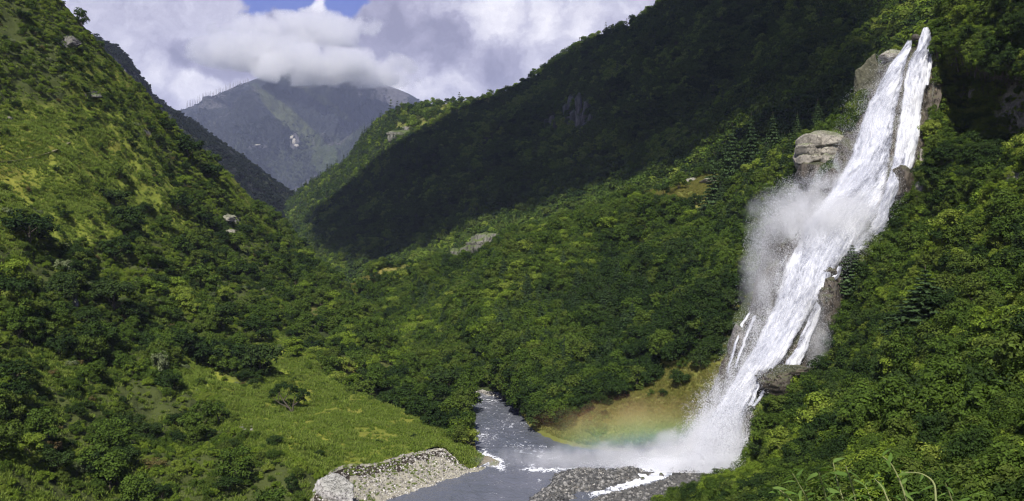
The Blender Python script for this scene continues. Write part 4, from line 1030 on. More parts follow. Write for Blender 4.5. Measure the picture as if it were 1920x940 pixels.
# stones
def stones(key, n, weight, smin, smax, label, name='gravel', kinds=None):
    P_, N_ = sample(key, n, weight, 60); s = smin + (smax - smin) * rng.random(len(P_)) ** 3
    instancer(name, kinds or STONES, P_, s, rng.uniform(0, 6.28, len(P_)), rng.integers(0, 5, len(P_)), rng.normal(size=(len(P_), 2)) * .5, label)
up = lambda X, Y, c, g, r: 1.0 * (c[..., 2] > RIVER - .3)
stones(kb1, 5500, up, .08, .6, 'loose dark stones on the gravel bar', kinds=DSTONES)
stones(kb1, 700, up, .06, .4, 'pale stones among the dark ones on the gravel bar')
stones(kb2, 6500, up, .08, .5, 'loose stones on the gravel shore below the falls', kinds=DSTONES)
stones(kb4, 1200, up, .15, .5, 'pale pebbles at the far bend')
stones('K', 5200, lambda X, Y, c, g, r: (c[..., 2] > RIVER - .2) * (1 - .75 * g) * (c[..., 2] < -49.6), .06, .36, 'pale stones sticking out of the eroded bank')

# ------------------------------------------------------------------ rock outcrops and boulders
def outcrop(seed, key, px, py, wpx, hpx, mat, label, name='rock_outcrop', depth=0.7, proud=0.25, sub=4, cat='rock', ang=0.0, amp=.35):
    """a faceted, cracked mass of rock, centre at the pixel, sitting on the surface there"""
    q, n_ = on(key, px, py); d = q[1]; w_, h_ = wpx / F * d / 2, hpx / F * d / 2
    v, f = rock_np(seed, sub, amp)
    led = fbm(v * np.array([.6, .6, 3.0]) + seed, 1.6, 3) * .14
    v = v * (1 + led[:, None])
    v = v * np.array([w_, w_ * depth, h_])
    ca, sa = math.cos(R(ang)), math.sin(R(ang))
    v = np.stack([v[:, 0] * ca + v[:, 2] * sa, v[:, 1], -v[:, 0] * sa + v[:, 2] * ca], 1)
    c = q - q / np.linalg.norm(q) * w_ * depth * proud
    me = mesh_np(name, v, f, mat, False)
    return link(name, me, None, label, cat, None, None, tuple(c))
OUT = [
 (2, 'M', 1518, 268, 54, 30, ROCK_PALE, 'small pale rock slab on top of the big pale outcrop', .8, 1.1),
 (3, 'W', 1700, 350, 54, 96, ROCK_WET, 'brown wet rock pillar at the right side of the upper falls', .8, .35),
 (4, 'W', 1480, 478, 44, 86, ROCK_WET, 'brown rock rib standing out of the spray at the left', .7, .5),
 (5, 'W', 1642, 372, 26, 34, ROCK_WET, 'small dark rock breaking the water halfway up', .8, .9),
 (6, 'W', 1384, 648, 40, 104, ROCK_GREY, 'dark ribbed rock left of the lower falls with thin trickles', .7, .3),
 (7, 'W', 1476, 700, 76, 26, ROCK_WET, 'rounded grey rock shelf at the right side of the lower falls', .8, .5),
 (8, 'W', 1452, 726, 70, 60, ROCK_WET, 'dark stepped rock below the rounded shelf', .8, .4),
 (9, 'W', 1556, 590, 46, 130, ROCK_WET, 'tall wet rock wall under the edge trees of the falls', .8, .4),
 (10, 'W', 1628, 165, 44, 120, ROCK_MOSS, 'mossy cliff left of the upper falls', .7, .1),
 (11, 'W', 1668, 97, 46, 22, ROCK_PALE, 'flat pale ledge at the top left of the falls', .8, .5),
 (12, 'M', 1298, 341, 26, 15, ROCK_PALE, 'white rock on the grassy ledge above the sunlit slope', .8, .5),
 (13, 'M', 1332, 340, 40, 14, ROCK_PALE, 'low pale stone bank at the right end of the ledge', .8, .4),
 (14, 'K', 632, 930, 84, 86, ROCK_BANK, 'white grey folded rock at the left end of the eroded bank', .7, .3),
 (15, 'L', 130, 80, 42, 24, ROCK_GREY, 'grey rocks just below the upper left crest', .8, .3),
 (16, 'L', 176, 180, 28, 12, ROCK_GREY, 'small grey rocks in the upper left grass', .8, .3),
 (17, 'L', 16, 223, 14, 10, ROCK_PALE, 'white boulder near the left edge above the footpath', .8, .6),
 (18, 'L', 424, 410, 44, 20, ROCK_PALE, 'pale outcrop with a flat top on the left crest', .8, .4),
 (19, 'L', 430, 436, 28, 14, ROCK_PALE, 'smaller pale rock under the flat topped outcrop', .8, .4),
 (20, 'L', 258, 536, 24, 16, ROCK_GREY, 'brownish rock amid the left wood', .8, .4),
 (21, 'L', 140, 575, 14, 26, ROCK_GREY, 'narrow upright grey rock in the left scrub', .8, .4),
 (22, 'L', 372, 738, 14, 18, ROCK_GREY, 'small grey rock below the wooded knoll', .8, .4),
 (25, 'M', 905, 452, 84, 66, ROCK_CL2, 'grey scree slope at the edge of the cloud shadow', .6, .4),
 (26, 'M', 860, 472, 66, 40, ROCK_CL2, 'paler rock slide left below the grey scree', .6, .4),
 (27, 'M', 950, 442, 44, 14, ROCK_PALE, 'pale rocks at the right end of the scree', .6, .3),
 (28, 'B', 748, 256, 70, 34, ROCK_CL2, 'rocky step on the sunlit ridge', .5, .6),
 (29, 'M', 1240, 452, 14, 12, ROCK_GREY, 'small bare rock on the sunlit slope', .6, .4),
 (30, 'W', 1390, 808, 12, 40, ROCK_PALE, 'pale brown rock at the right foot of the falls', .7, .9),
 (40, 'W', 1716, 68, 22, 16, ROCK_WET, 'dark rock splitting the two strands at the lip of the falls', .8, .9),
 (41, 'W', 1753, 60, 16, 14, ROCK_MOSS, 'small mossy rock right of the lip of the falls', .8, .7),
 (31, 'C', 1822, 172, 16, 22, ROCK_PALE, 'pale stone at the rim of the shaded recess', .7, .6),
 (32, 'C', 1912, 205, 12, 50, ROCK_GREY, 'bare rock at the right edge near the top', .7, .4),
 (33, 'C', 1716, 300, 14, 50, ROCK_PALE, 'yellowish bare rock above the brown pillar', .7, .4),
 (42, 'F', 548, 258, 9, 9, ROCK_PALE, 'upper white scar of the cluster on the far mountain', .5, .4),
 (43, 'F', 556, 274, 10, 7, ROCK_PALE, 'lower white scar of the cluster on the far mountain', .5, .4),
 (34, 'F', 552, 266, 7, 14, ROCK_PALE, 'white bare scar on the far mountain', .5, .4),
 (35, 'F', 480, 272, 14, 4, ROCK_PALE, 'small white scar left of the larger one on the far mountain', .5, .4),
 (36, 'S', 232, 138, 10, 14, ROCK_PALE, 'pale bare rock on the mountain shoulder', .5, .4),
 (37, 'W', 1552, 512, 34, 22, ROCK_WET, 'dark brown rock in the water above the side cascade', .8, .9),
 (38, 'W', 1560, 345, 40, 50, ROCK_WET, 'brown rock veiled by spray under the big pale outcrop', .8, .2),
 (39, 'M', 1328, 790, 46, 60, mat_rock('brown earth', (0.30, 0.20, 0.11), (0.16, 0.10, 0.06), (0.06, 0.04, 0.03), .5, .3), 'brown earthy scar on the left of the foot of the falls', .5, .1),
]
q, n_ = on('M', 1546, 288); ee = bpy.data.objects.new('rock_outcrop', None); col.objects.link(ee)
k_ = q[1] * .985 / F; c_ = at(1546, 300, q[1] * .965); ee.location = tuple(c_)
tag(ee, 'big pale cracked rock outcrop built of slabs, left of the upper falls', 'rock')
for sd, x_, y_, a_, b_, mt in [(60, -28, 34, 36, 22, ROCK_PALE), (61, 4, 38, 38, 24, ROCK_PALE), (62, 30, 33, 26, 26, ROCK_PALE), (63, -30, 16, 34, 22, ROCK_PALE), (64, 0, 17, 34, 24, ROCK_PALE), (65, 27, 13, 34, 24, ROCK_PALE),
                               (66, -26, 0, 36, 20, ROCK_PALE), (67, 6, -2, 40, 22, ROCK_PALE), (68, 30, -4, 26, 20, ROCK_PALE), (69, -14, -22, 60, 34, ROCK_WET), (70, 18, -24, 46, 36, ROCK_WET), (71, 0, 4, 84, 84, ROCK_PALE)]:
    v, f = rock_np(sd, 4, .22); v = np.sign(v) * np.abs(v) ** .72; v = v * np.array([a_ * .66, (a_ if sd < 71 else 34) * .6, b_ * .66]) * k_
    o_ = link('rock_slab', mesh_np('rock_slab', v, f, mt), ee); o_.location = (x_ * k_, (0 if sd < 71 else 12) * k_ + rng.normal() * 2 * k_, y_ * k_); o_.rotation_euler = (0, rng.normal() * .08, rng.normal() * .2)
def cliff_cluster(px, py, label, cols_, seed):
    q, n_ = on('B', px, py); k_ = q[1] / F; e = bpy.data.objects.new('rock_outcrop', None); col.objects.link(e); e.location = tuple(q * .992); tag(e, label, 'cliff')
    for i, (x_, y_, a_, b_) in enumerate(cols_):
        qq, _ = on('B', px + x_, py - y_); v, f = rock_np(seed + i, 4, .3); v = np.sign(v) * np.abs(v) ** .8
        v = v * (1 + .25 * fbm(v * np.array([2.5, 2.5, .5]) + i * 5.1, 1.5, 3)[:, None]) * np.array([a_ * .55, a_ * .45, b_ * .55]) * k_
        o_ = link('rock_pillar', mesh_np('rock_pillar', v, f, ROCK_CL2), e); o_.location = tuple((qq - q) + np.array([0, -a_ * .2 * k_, 0])); o_.rotation_euler = (0, rng.normal() * .12, rng.normal() * .4)
cliff_cluster(1082, 224, 'tall bare cliff of upright ribs in the shaded forest, the larger of two', [(-22, 12, 12, 30), (-12, 26, 12, 34), (-8, -2, 12, 40), (2, 20, 13, 50), (4, -18, 12, 44), (14, 6, 13, 46), (20, 22, 11, 28), (12, -34, 9, 28), (24, -6, 9, 30)], 610)
cliff_cluster(1033, 238, 'small bare cliff of upright ribs in the shaded forest, the smaller of two', [(-7, 2, 9, 26), (1, 5, 9, 34), (8, 0, 8, 24)], 640)
for o_ in OUT:
    sd, key, px_, py_, a_, b_, mt, lb, dp, pr = o_
    outcrop(sd, key, px_, py_, a_, b_, mt, lb, depth=dp, proud=pr, sub=5 if a_ > 40 else 4)
BL = [(1222, 884, 10, 'at the left end of the white side channel'), (1240, 892, 12, 'in the middle of the white side channel'), (1258, 880, 12, 'at the foot of the falls, left'), (1282, 882, 14, 'in front of the falls, second from the left'),
      (1300, 878, 9, 'in front of the falls, small'), (1320, 876, 18, 'in front of the falls, the largest'), (1344, 878, 10, 'right of the largest one before the falls'), (1362, 877, 14, 'in front of the falls near the bushes'), (1376, 879, 12, 'closest to the right hand bushes'),
      (1190, 884, 9, 'on the right tip of the gravel bar'), (1166, 890, 9, 'beside the white side channel on the bar'), (1108, 886, 8, 'on the crest of the gravel bar'), (1062, 892, 8, 'at the left of the gravel bar'), (1205, 897, 8, 'standing in the side channel'), (1327, 901, 9, 'pale, alone on the gravel shore'), (1030, 912, 7, 'at the water edge of the gravel bar')]
for k, (x_, y_, wd, tx) in enumerate(BL):
    a_, d_ = rv(x_, y_ + 2); r_ = wd / F * d_ / 2
    v, f = rock_np(300 + k, 2, .3); v = v * np.array([r_, r_ * .9, r_ * .75])
    link('boulder', mesh_np('boulder', v, f, ROCK_PALE if 'pale' in tx else ROCK_GREY), None, 'grey boulder ' + tx if 'pale' not in tx else 'pale boulder alone on the gravel shore', 'boulder', 'boulders at the foot of the falls', None, (a_, d_, RIVER + r_ * .45))

# footpath across the upper left grass
fp = [(0, 303), (30, 300), (60, 296), (85, 290), (105, 281), (118, 274), (130, 267)]
pts = []
for x_, y_ in fp:
    q, n_ = on('L', x_, y_); pts.append(q + n_ * .05)
pts = catmull(np.array(pts), 60); tv = []
for i in range(60):
    t_ = pts[min(i + 1, 59)] - pts[max(i - 1, 0)]; t_ /= np.linalg.norm(t_); sd = np.cross(t_, [0, 0, 1]); sd /= np.linalg.norm(sd)
    tv.append([pts[i] - sd * .6, pts[i] - sd * .2 + [0, 0, .02], pts[i] + sd * .2 + [0, 0, .02], pts[i] + sd * .6])
link('footpath', mesh_np('footpath', np.array(tv).reshape(-1, 3), grid_faces(4, 60), mat_simple('trodden earth', (.13, .12, .06), (.22, .20, .12), .8, coord='World')), kind='structure', label='narrow trodden footpath slanting across the upper left grass')

# forked tree on the meadow with visible limbs
q, n_ = on('L', 545, 775)
e = bpy.data.objects.new('tree', None); col.objects.link(e); e.location = q; sc_ = q[1] / F
tag(e, 'forked tree with bare spreading limbs and two crowns on the riverside meadow', 'tree')
def fk(pts, r0): return tube_np([(x * sc_, y * sc_, z * sc_) for x, y, z in pts], np.linspace(r0, r0 * .3, len(pts)), 7)
tr = join_np([fk([(4, 0, -4), (-2, 0, 8), (-14, 2, 22), (-24, 3, 38)], .32), fk([(4, 0, -3), (4, 2, 12), (8, 2, 30)], .28), fk([(-2, 0, 8), (-20, -3, 18), (-34, -4, 30)], .2), fk([(4, 2, 12), (20, -2, 24), (28, -2, 34)], .2), fk([(-14, 2, 22), (-6, 5, 34), (-4, 5, 46)], .16), fk([(-20, -3, 18), (-22, -6, 30), (-18, -6, 40)], .13)])
link('trunk', mesh_np('forked trunk', *tr, BARK, True), e)
cr = []
for k, (x, y, z, r_) in enumerate([(-30, 0, 34, 14), (-16, 4, 44, 15), (-4, -3, 46, 12), (14, 2, 34, 15), (28, -3, 30, 13), (22, 4, 20, 12), (6, 0, 40, 10), (-36, 2, 26, 9)]):
    v, f = crown_np(500 + k, 10, 70, .10, 1, -.3, .8, .4, .3); cr.append((v * r_ * sc_ + np.array([x, y, z]) * sc_, f))
link('crown', mesh_np('forked crown', *join_np(cr), LEAF['dark']), e)

# bare dead trees along the ridge of the far mountain
for k in range(44):
    t_ = (k + rng.uniform(-.3, .3)) / 44; x_ = 350 + 118 * t_
    jc = int(np.argmin(np.abs(PATCH['F']['X'][14] - x_))); q = PATCH['F']['G'][14, jc].copy(); hgt = rng.uniform(35, 80) * (1.15 - .5 * t_)
    tb = [tube_np([(0, 0, -8), (rng.normal() * .8, 0, hgt * .6), (rng.normal() * 1.2, 0, hgt)], [2.6, 1.8, .8], 5)]
    for j in range(3):
        z = hgt * rng.uniform(.4, .9); a = rng.uniform(0, 6.28); tb.append(tube_np([(0, 0, z), (math.cos(a) * 4, math.sin(a) * 4, z - 1)], [.7, .3], 4))
    link('dead_tree', mesh_np('dead_tree', *join_np(tb), DEADWOOD), None, 'thin bare dead tree in the row along the far mountain ridge', 'dead tree', 'bare dead trees on the far mountain ridge', None, tuple(q))

# ------------------------------------------------------------------ waterfall
PW = PATCH['W']
wx = PW['X'][14:].ravel(); wy = PW['Y'][14:].ravel(); wd_ = PW['G'][14:, :, 1].ravel()
# smooth depth of the rock face as a table over rows and columns
gy = np.arange(40, 900, 6.0); gx = np.arange(1260, 1800, 6.0)
TB = np.full((len(gy), len(gx)), np.nan)
ix = np.clip(((wx - 1260) / 6).astype(int), 0, len(gx) - 1); iy = np.clip(((wy - 40) / 6).astype(int), 0, len(gy) - 1)
acc = np.zeros_like(TB); cnt = np.zeros_like(TB); np.add.at(acc, (iy, ix), wd_); np.add.at(cnt, (iy, ix), 1)
TB = np.where(cnt > 0, acc / np.maximum(cnt, 1), np.nan)
for r_ in range(len(gy)):
    ok = ~np.isnan(TB[r_])
    if ok.any(): TB[r_] = np.interp(gx, gx[ok], TB[r_][ok])
for c_ in range(len(gx)):
    ok = ~np.isnan(TB[:, c_]); TB[:, c_] = np.interp(gy, gy[ok], TB[ok, c_])
for _ in range(10):
    Pd = np.pad(TB, 1, mode='edge'); TB = (Pd[:-2, 1:-1] + Pd[2:, 1:-1] + Pd[1:-1, :-2] + Pd[1:-1, 2:] + 2 * TB) / 6
def wdep(px_, py_):
    fx = np.clip((np.asarray(px_, float) - 1260) / 6, 0, len(gx) - 1.01); fy = np.clip((np.asarray(py_, float) - 40) / 6, 0, len(gy) - 1.01)
    i, j = fx.astype(int), fy.astype(int); a, b = fx - i, fy - j
    return TB[j, i] * (1 - a) * (1 - b) + TB[j, i + 1] * a * (1 - b) + TB[j + 1, i] * (1 - a) * b + TB[j + 1, i + 1] * a * b

m_fall, t = material('falling water')
au = t.n('ShaderNodeAttribute', attribute_name='fu').outputs['Fac']; av = t.n('ShaderNodeAttribute', attribute_name='fv').outputs['Fac']; ac = t.n('ShaderNodeAttribute', attribute_name='cov').outputs['Fac']
asd = t.n('ShaderNodeAttribute', attribute_name='sd').outputs['Fac']
vec = t.n('ShaderNodeCombineXYZ', {0: au, 1: t.math('MULTIPLY', av, 0.34), 2: asd}).outputs[0]
n1 = t.noise(vec, 0.55, 7, 0.62, 0.5); n2 = t.noise(vec, 1.9, 5, 0.6); n3 = t.noise(vec, 0.16, 3, 0.5)
thin_ = t.math('ADD', t.math('MULTIPLY', n1, 0.7), t.math('MULTIPLY', n2, 0.45)); thin_ = t.math('ADD', thin_, t.math('MULTIPLY', t.math('SUBTRACT', n3, .5), .7))
colr = t.ramp(t.maprange(t.math('ADD', thin_, t.math('MULTIPLY', ac, 0.12)), 0.48, 0.78), [(0, (0.36, 0.38, 0.47)), (0.4, (0.66, 0.68, 0.76)), (1, (0.90, 0.91, 0.94))])
alpha = t.maprange(t.math('ADD', thin_, t.math('MULTIPLY', ac, 1.0)), 0.78, 1.14)
bp = t.n('ShaderNodeBump', {'Strength': 0.8, 'Distance': 0.9, 'Height': t.math('ADD', n1, t.math('MULTIPLY', n2, .4))})
df = t.n('ShaderNodeBsdfDiffuse', {'Color': colr, 'Normal': bp.outputs[0]}); trl = t.n('ShaderNodeBsdfTranslucent', {'Color': colr})
mm = t.n('ShaderNodeMixShader', {0: .25, 1: df.outputs[0], 2: trl.outputs[0]})
t.n('ShaderNodeOutputMaterial', {0: t.n('ShaderNodeMixShader', {0: alpha, 1: t.n('ShaderNodeBsdfTransparent').outputs[0], 2: mm.outputs[0]}).outputs[0]})

def strand(rows, off, bulge, cov=0.75, edge=0.55, nu=90, step=.45, seed=0, amp=1.0, rootname='falling_stream', sink_end=True):
    rows = np.array(rows, float)
    y0, y1 = rows[0, 0], rows[-1, 0]; ny = int((y1 - y0) / F * 260 / step) + 10
    y = np.linspace(y0, y1, ny)
    C = catmull(rows, ny * 2); o_ = np.argsort(C[:, 0])
    xl = np.interp(y, C[o_, 0], C[o_, 1]); xr = np.interp(y, C[o_, 0], C[o_, 2])
    u = np.linspace(0, 1, nu)
    Xp = xl[:, None] + (xr - xl)[:, None] * u[None, :]; Yp = np.repeat(y[:, None], nu, 1)
    prof = np.sqrt(np.clip(1 - (2 * u - 1) ** 2, 0, 1))[None, :]
    D = wdep(Xp, Yp) - off - bulge * prof
    fu = (Xp / F * 250); fv = (Yp - y0) / F * 250 + 0 * Xp
    fu_rel = (Xp - xl[:, None]) / F * 250
    q = np.stack([fu_rel, fv * .34, 0 * fu + seed * 7.7], -1)
    fl = fbm(q, .35, 5, .55) * 1.3 + fbm(q, 1.3, 4, .6) * .45
    fl = fl * .75 + fbm(np.stack([fu_rel * .5, fv * .3, 0 * fu + seed], -1), .25, 3) * .7
    D = D - fl * amp * np.clip(prof, .35, 1)
    # ragged edges
    jag = fbm(np.stack([0 * fv, fv, 0 * fv + seed * 3.1], -1), .35, 5, .6)
    if rootname == 'thin': Xp = Xp + (fbm(np.stack([0 * fv, fv, 0 * fv + seed * 5.3], -1), .22, 4, .55) * 7.0)
    Xp = Xp + (jag * 5.0) * (2 * u[None, :] - 1) * np.minimum(1, (xr - xl) / 30)[:, None]
    G = at(Xp, Yp, D)
    e_ = 1 - np.abs(2 * u - 1)[None, :]
    cv_ = cov - edge * (1 - smooth(0, .30, e_)) + .0 * fv
    cv_ = cv_ * smooth(0, 1.0, fv + .5)
    if callable(cov): pass
    return mesh_np(rootname, G.reshape(-1, 3), grid_faces(nu, ny), m_fall, True, {'fu': fu_rel, 'fv': fv, 'cov': np.broadcast_to(cv_, fu.shape), 'sd': 0 * fu + seed * 7.7})
fall = bpy.data.objects.new('waterfall', None); col.objects.link(fall); fall.location = (0, 0, 0)
tag(fall, 'tall white waterfall plunging down the dark cliff in two strands that merge below', 'waterfall')
MAIN = [(75, 1701, 1712), (90, 1691, 1710), (120, 1667, 1701), (150, 1649, 1696), (190, 1627, 1688), (230, 1609, 1683), (260, 1600, 1680), (300, 1586, 1674), (340, 1562, 1668), (380, 1530, 1662), (420, 1500, 1645), (460, 1484, 1612), (500, 1468, 1574), (550, 1453, 1548), (590, 1438, 1520), (640, 1412, 1492), (680, 1390, 1466), (720, 1366, 1426), (760, 1340, 1408), (800, 1316, 1398), (840, 1299, 1394), (884, 1280, 1388)]
RIGHT = [(51, 1731, 1743), (68, 1724, 1748), (90, 1716, 1749), (110, 1702, 1745), (150, 1694, 1740), (190, 1688, 1734), (230, 1684, 1729), (270, 1677, 1723), (310, 1668, 1715), (335, 1661, 1699), (370, 1650, 1682), (410, 1638, 1668), (442, 1610, 1656), (475, 1580, 1612)]
def sub(rows, a, b, l=0.0, r=1.0):
    rows = np.array(rows, float); rows = rows[(rows[:, 0] >= a) & (rows[:, 0] <= b)]; wd = rows[:, 2] - rows[:, 1]
    o = rows.copy(); o[:, 1] = rows[:, 1] + wd * l; o[:, 2] = rows[:, 1] + wd * r; return o
link('main_stream', strand(MAIN, 1.6, 2.6, .56, .5, 170, .4, 1, 1.0), fall)
link('main_stream', strand(sub(MAIN, 120, 884, .08, .85), 3.0, 2.2, .35, .5, 130, .45, 2, 1.0), fall)
link('main_stream', strand(sub(MAIN, 300, 884, .05, .95), 4.4, 2.0, .27, .5, 130, .45, 3, 1.2), fall)
link('right_stream', strand(RIGHT, 1.4, 2.0, .56, .5, 100, .4, 4, .9), fall)
link('right_stream', strand(sub(RIGHT, 90, 442, .1, .8), 2.6, 1.6, .30, .5, 80, .45, 5, .9), fall)
SIDE = [[(130, 1686, 1708), (180, 1678, 1700), (230, 1672, 1696), (280, 1664, 1690), (330, 1656, 1684)], [(85, 1746, 1751), (105, 1743, 1750), (130, 1738, 1747), (160, 1733, 1741)], [(498, 1572, 1580), (520, 1555, 1572), (535, 1540, 1556), (560, 1530, 1546), (600, 1512, 1534), (640, 1494, 1520), (690, 1466, 1500)],
        [(600, 1520, 1552), (630, 1510, 1545), (660, 1496, 1535), (690, 1478, 1520)], [(700, 1428, 1436), (720, 1420, 1429), (745, 1408, 1417), (760, 1400, 1410)], [(704, 1440, 1449), (725, 1431, 1440), (745, 1420, 1429), (762, 1408, 1418)],
        [(585, 1402, 1408), (620, 1384, 1391), (660, 1370, 1376), (700, 1362, 1367)], [(590, 1414, 1422), (630, 1397, 1403), (665, 1384, 1390), (690, 1376, 1381)], [(320, 1668, 1700), (345, 1662, 1686), (385, 1656, 1672), (420, 1650, 1668), (446, 1636, 1660)],
        [(340, 1520, 1570), (380, 1480, 1545), (420, 1440, 1510), (470, 1420, 1490), (530, 1412, 1460)]]
for k, rws in enumerate(SIDE):
    wide = k in (0, 3, 9)
    link('side_cascade', strand(rws, 1.8 if k not in (4, 5, 6, 7) else 2.6, .8, .20 if wide else .50, .42, 50, .35, 10 + k, .6, 'thin'), fall)

# spray : clouds of droplets blown off the falling water
m_sp, t = material('spray droplets')
df = t.n('ShaderNodeBsdfDiffuse', {'Color': (.90, .91, .94, 1)}); tl = t.n('ShaderNodeBsdfTranslucent', {'Color': (.9, .91, .94, 1)})
t.n('ShaderNodeOutputMaterial', {0: t.n('ShaderNodeMixShader', {0: .4, 1: df.outputs[0], 2: tl.outputs[0]}).outputs[0]})
def spray(label, blobs, r0, r1, wisp=1.0, sc=(1, 1, 1), seed=0):
    P_ = []
    for x, y, rx, ry, off, dep, n, ang in blobs:
        n = int(n * 1.7)
        g = rng.normal(size=(int(n * 3.4), 3)); g = g[(g[:, 0] ** 2 + g[:, 1] ** 2) < 6.5][:int(n * 2.4)]; ca, sa = math.cos(R(ang)), math.sin(R(ang))
        ex, ey = g[:, 0] * rx * .5, g[:, 1] * ry * .5
        px_ = x + ex * ca - ey * sa; py_ = y + ex * sa + ey * ca
        py_ = np.minimum(py_, 888 + g[:, 0] * 2) if y > 780 else py_
        d_ = (wdep(px_, py_) if x > 1290 else (F * 55 / (np.maximum(y, 850) + 8 - HY)) + 0 * px_) - off + g[:, 2] * dep
        q = at(px_, py_, d_)
        k = fbm(q * np.array(sc) + seed, .09, 5, .6) * wisp + rng.normal(size=len(q)) * .18 > -.02 if wisp > 0 else np.ones(len(q), bool)
        P_.append(q[k][:n])
    P_ = np.concatenate(P_); P_ = P_[P_[:, 2] > RIVER + .1]
    me = bpy.data.meshes.new('spray'); me.vertices.add(len(P_)); me.vertices.foreach_set('co', P_.astype(np.float32).ravel())
    a = me.attributes.new('rad', 'FLOAT', 'POINT'); a.data.foreach_set('value', rng.uniform(r0, r1, len(P_)).astype(np.float32))
    o = link('spray', me, kind='stuff', label=label)
    ng = bpy.data.node_groups.new('droplets', 'GeometryNodeTree')
    ng.interface.new_socket('Geometry', in_out='INPUT', socket_type='NodeSocketGeometry'); ng.interface.new_socket('Geometry', in_out='OUTPUT', socket_type='NodeSocketGeometry')
    t = NT(ng); gi = t.n('NodeGroupInput'); go = t.n('NodeGroupOutput')
    at1 = t.n('GeometryNodeInputNamedAttribute', {'Name': 'rad'}, data_type='FLOAT').outputs[0]
    mp = t.n('GeometryNodeMeshToPoints', {'Mesh': gi.outputs[0], 'Radius': at1}); sm = t.n('GeometryNodeSetMaterial', {'Geometry': mp.outputs[0], 'Material': m_sp})
    t.l(sm.outputs[0], go.inputs[0]); md = o.modifiers.new('droplets', 'NODES'); md.node_group = ng
    return o
ex = []
for k in range(3, len(MAIN)):
    y, l, r_ = MAIN[k]; h = (y - MAIN[k - 1][0])
    if y > 330: ex.append((l + 4, y - h / 2, 10, h, 3, 1.2, 900, 0))
    ex.append(((l + r_) / 2, y - h / 2, (r_ - l) * .8, h * 1.2, 5, 1.2, 2400, 0))
for k in range(4, len(RIGHT)):
    y, l, r_ = RIGHT[k]; h = y - RIGHT[k - 1][0]
    ex.append(((l + r_) / 2, y - h / 2, (r_ - l) * .7, h, 3.5, .8, 400, 0))
spray('fine white droplets hugging the falling water', ex, .022, .05, 1.0, (1.6, 1.6, .5))
spray('drifting white spray thrown off halfway down the falls', [
 (1590, 370, 60, 60, 5, 2.0, 9000, 20), (1540, 410, 80, 50, 6, 2.5, 14000, 24), (1490, 412, 66, 46, 6, 2.5, 8500, -30), (1452, 430, 44, 80, 6, 2.5, 6500, 14), (1500, 470, 60, 60, 6, 2.5, 6000, 20), (1424, 510, 26, 120, 6, 2.5, 4200, 0),
 (1412, 590, 30, 150, 6, 2, 3500, 4), (1630, 430, 36, 40, 4, 1.5, 4000, 0), (1525, 352, 70, 30, 6, 2.5, 6000, -15), (1540, 640, 40, 80, 4, 2, 2500, 10)], .022, .048, 2.2, (1.3, 1.3, .7), 3)
spray('thick white spray billowing at the foot of the falls', [
 (1355, 800, 60, 80, 6, 2.5, 16000, 10), (1345, 845, 80, 56, 7, 3, 24000, 0), (1325, 868, 130, 22, 8, 3, 16000, 0), (1240, 872, 130, 12, 0, 3, 5000, 0), (1320, 805, 24, 70, 5, 2, 4000, 24), (1330, 884, 110, 8, 9, 1, 7000, 0)], .028, .06, 1.2, (1, 1, 1), 5)


# mist : volumes
def mist(name, label, centre, half, col_node, dens, nscale, lo, hi, sub_=3, kind='stuff', anis=0.2):
    v, f = ico(sub_); me = mesh_np(name, v * np.array(half) , f, None, True)
    mt, t = material(name + ' air'); mt.volume_intersection_method = 'FAST' if hasattr(mt, 'volume_intersection_method') else mt.volume_intersection_method
    oc = t.n('ShaderNodeTexCoord').outputs['Object']; wp = t.n('ShaderNodeNewGeometry').outputs['Position']
    un = t.n('ShaderNodeVectorMath', {0: oc, 1: tuple(1 / h for h in half)}, operation='MULTIPLY').outputs[0]
    ln = t.n('ShaderNodeVectorMath', {0: un}, operation='LENGTH').outputs['Value']
    nz = t.noise(wp, nscale, 7, .62)
    am = 1.0 if name == 'cloud' else .5
    k = t.math('ADD', t.math('SUBTRACT', 1.0, ln), t.maprange(nz, .3, .7, -am, am))
    dn = t.math('MULTIPLY', t.maprange(k, lo, hi, 0, 1, True), dens)
    dn = t.math('MULTIPLY', dn, t.maprange(ln, .85, 1.0, 1, 0, True))
    cc = col_node(t, un) if callable(col_node) else tuple(col_node) + (1,)
    vs = t.n('ShaderNodeVolumeScatter', {'Color': cc, 'Density': dn, 'Anisotropy': anis})
    t.n('ShaderNodeOutputMaterial', {1: vs.outputs[0]}); me.materials.append(mt)
    return link(name, me, kind=kind, label=label, loc=tuple(centre))
c0 = at(1160, 868, 226)
mist('mist', 'low bank of mist drifting over the river from the foot of the falls', c0, (38, 11, 5.0), (.96, .96, 1.0), .20, .12, .0, .7)
def at3(px, py, d): return at(px, py, d)
mist('mist', 'veil of mist hanging left of the middle falls', at(1430, 510, 250), (7, 6, 24), (.97, .975, 1.0), .09, .10, .1, .8)
mist('mist', 'thin mist blown up over the brown rock at the left of the falls', at(1480, 405, 252), (13, 6, 9), (.97, .975, 1.0), .09, .12, .1, .8)
mist('mist', 'bright mist where the two strands burst on the rocks', at(1570, 400, 248), (12, 5, 10), (.97, .97, 1.0), .20, .14, .0, .8)
mist('mist', 'thin mist drifting down beside the lower right cascade', at(1530, 620, 235), (5, 4, 13), (.95, .96, 1.0), .12, .14, .1, .8)
mist('mist', 'dense mist swirling round the foot of the falls', at(1310, 848, 224), (14, 6, 7), (.97, .97, 1.0), .25, .16, .0, .8)
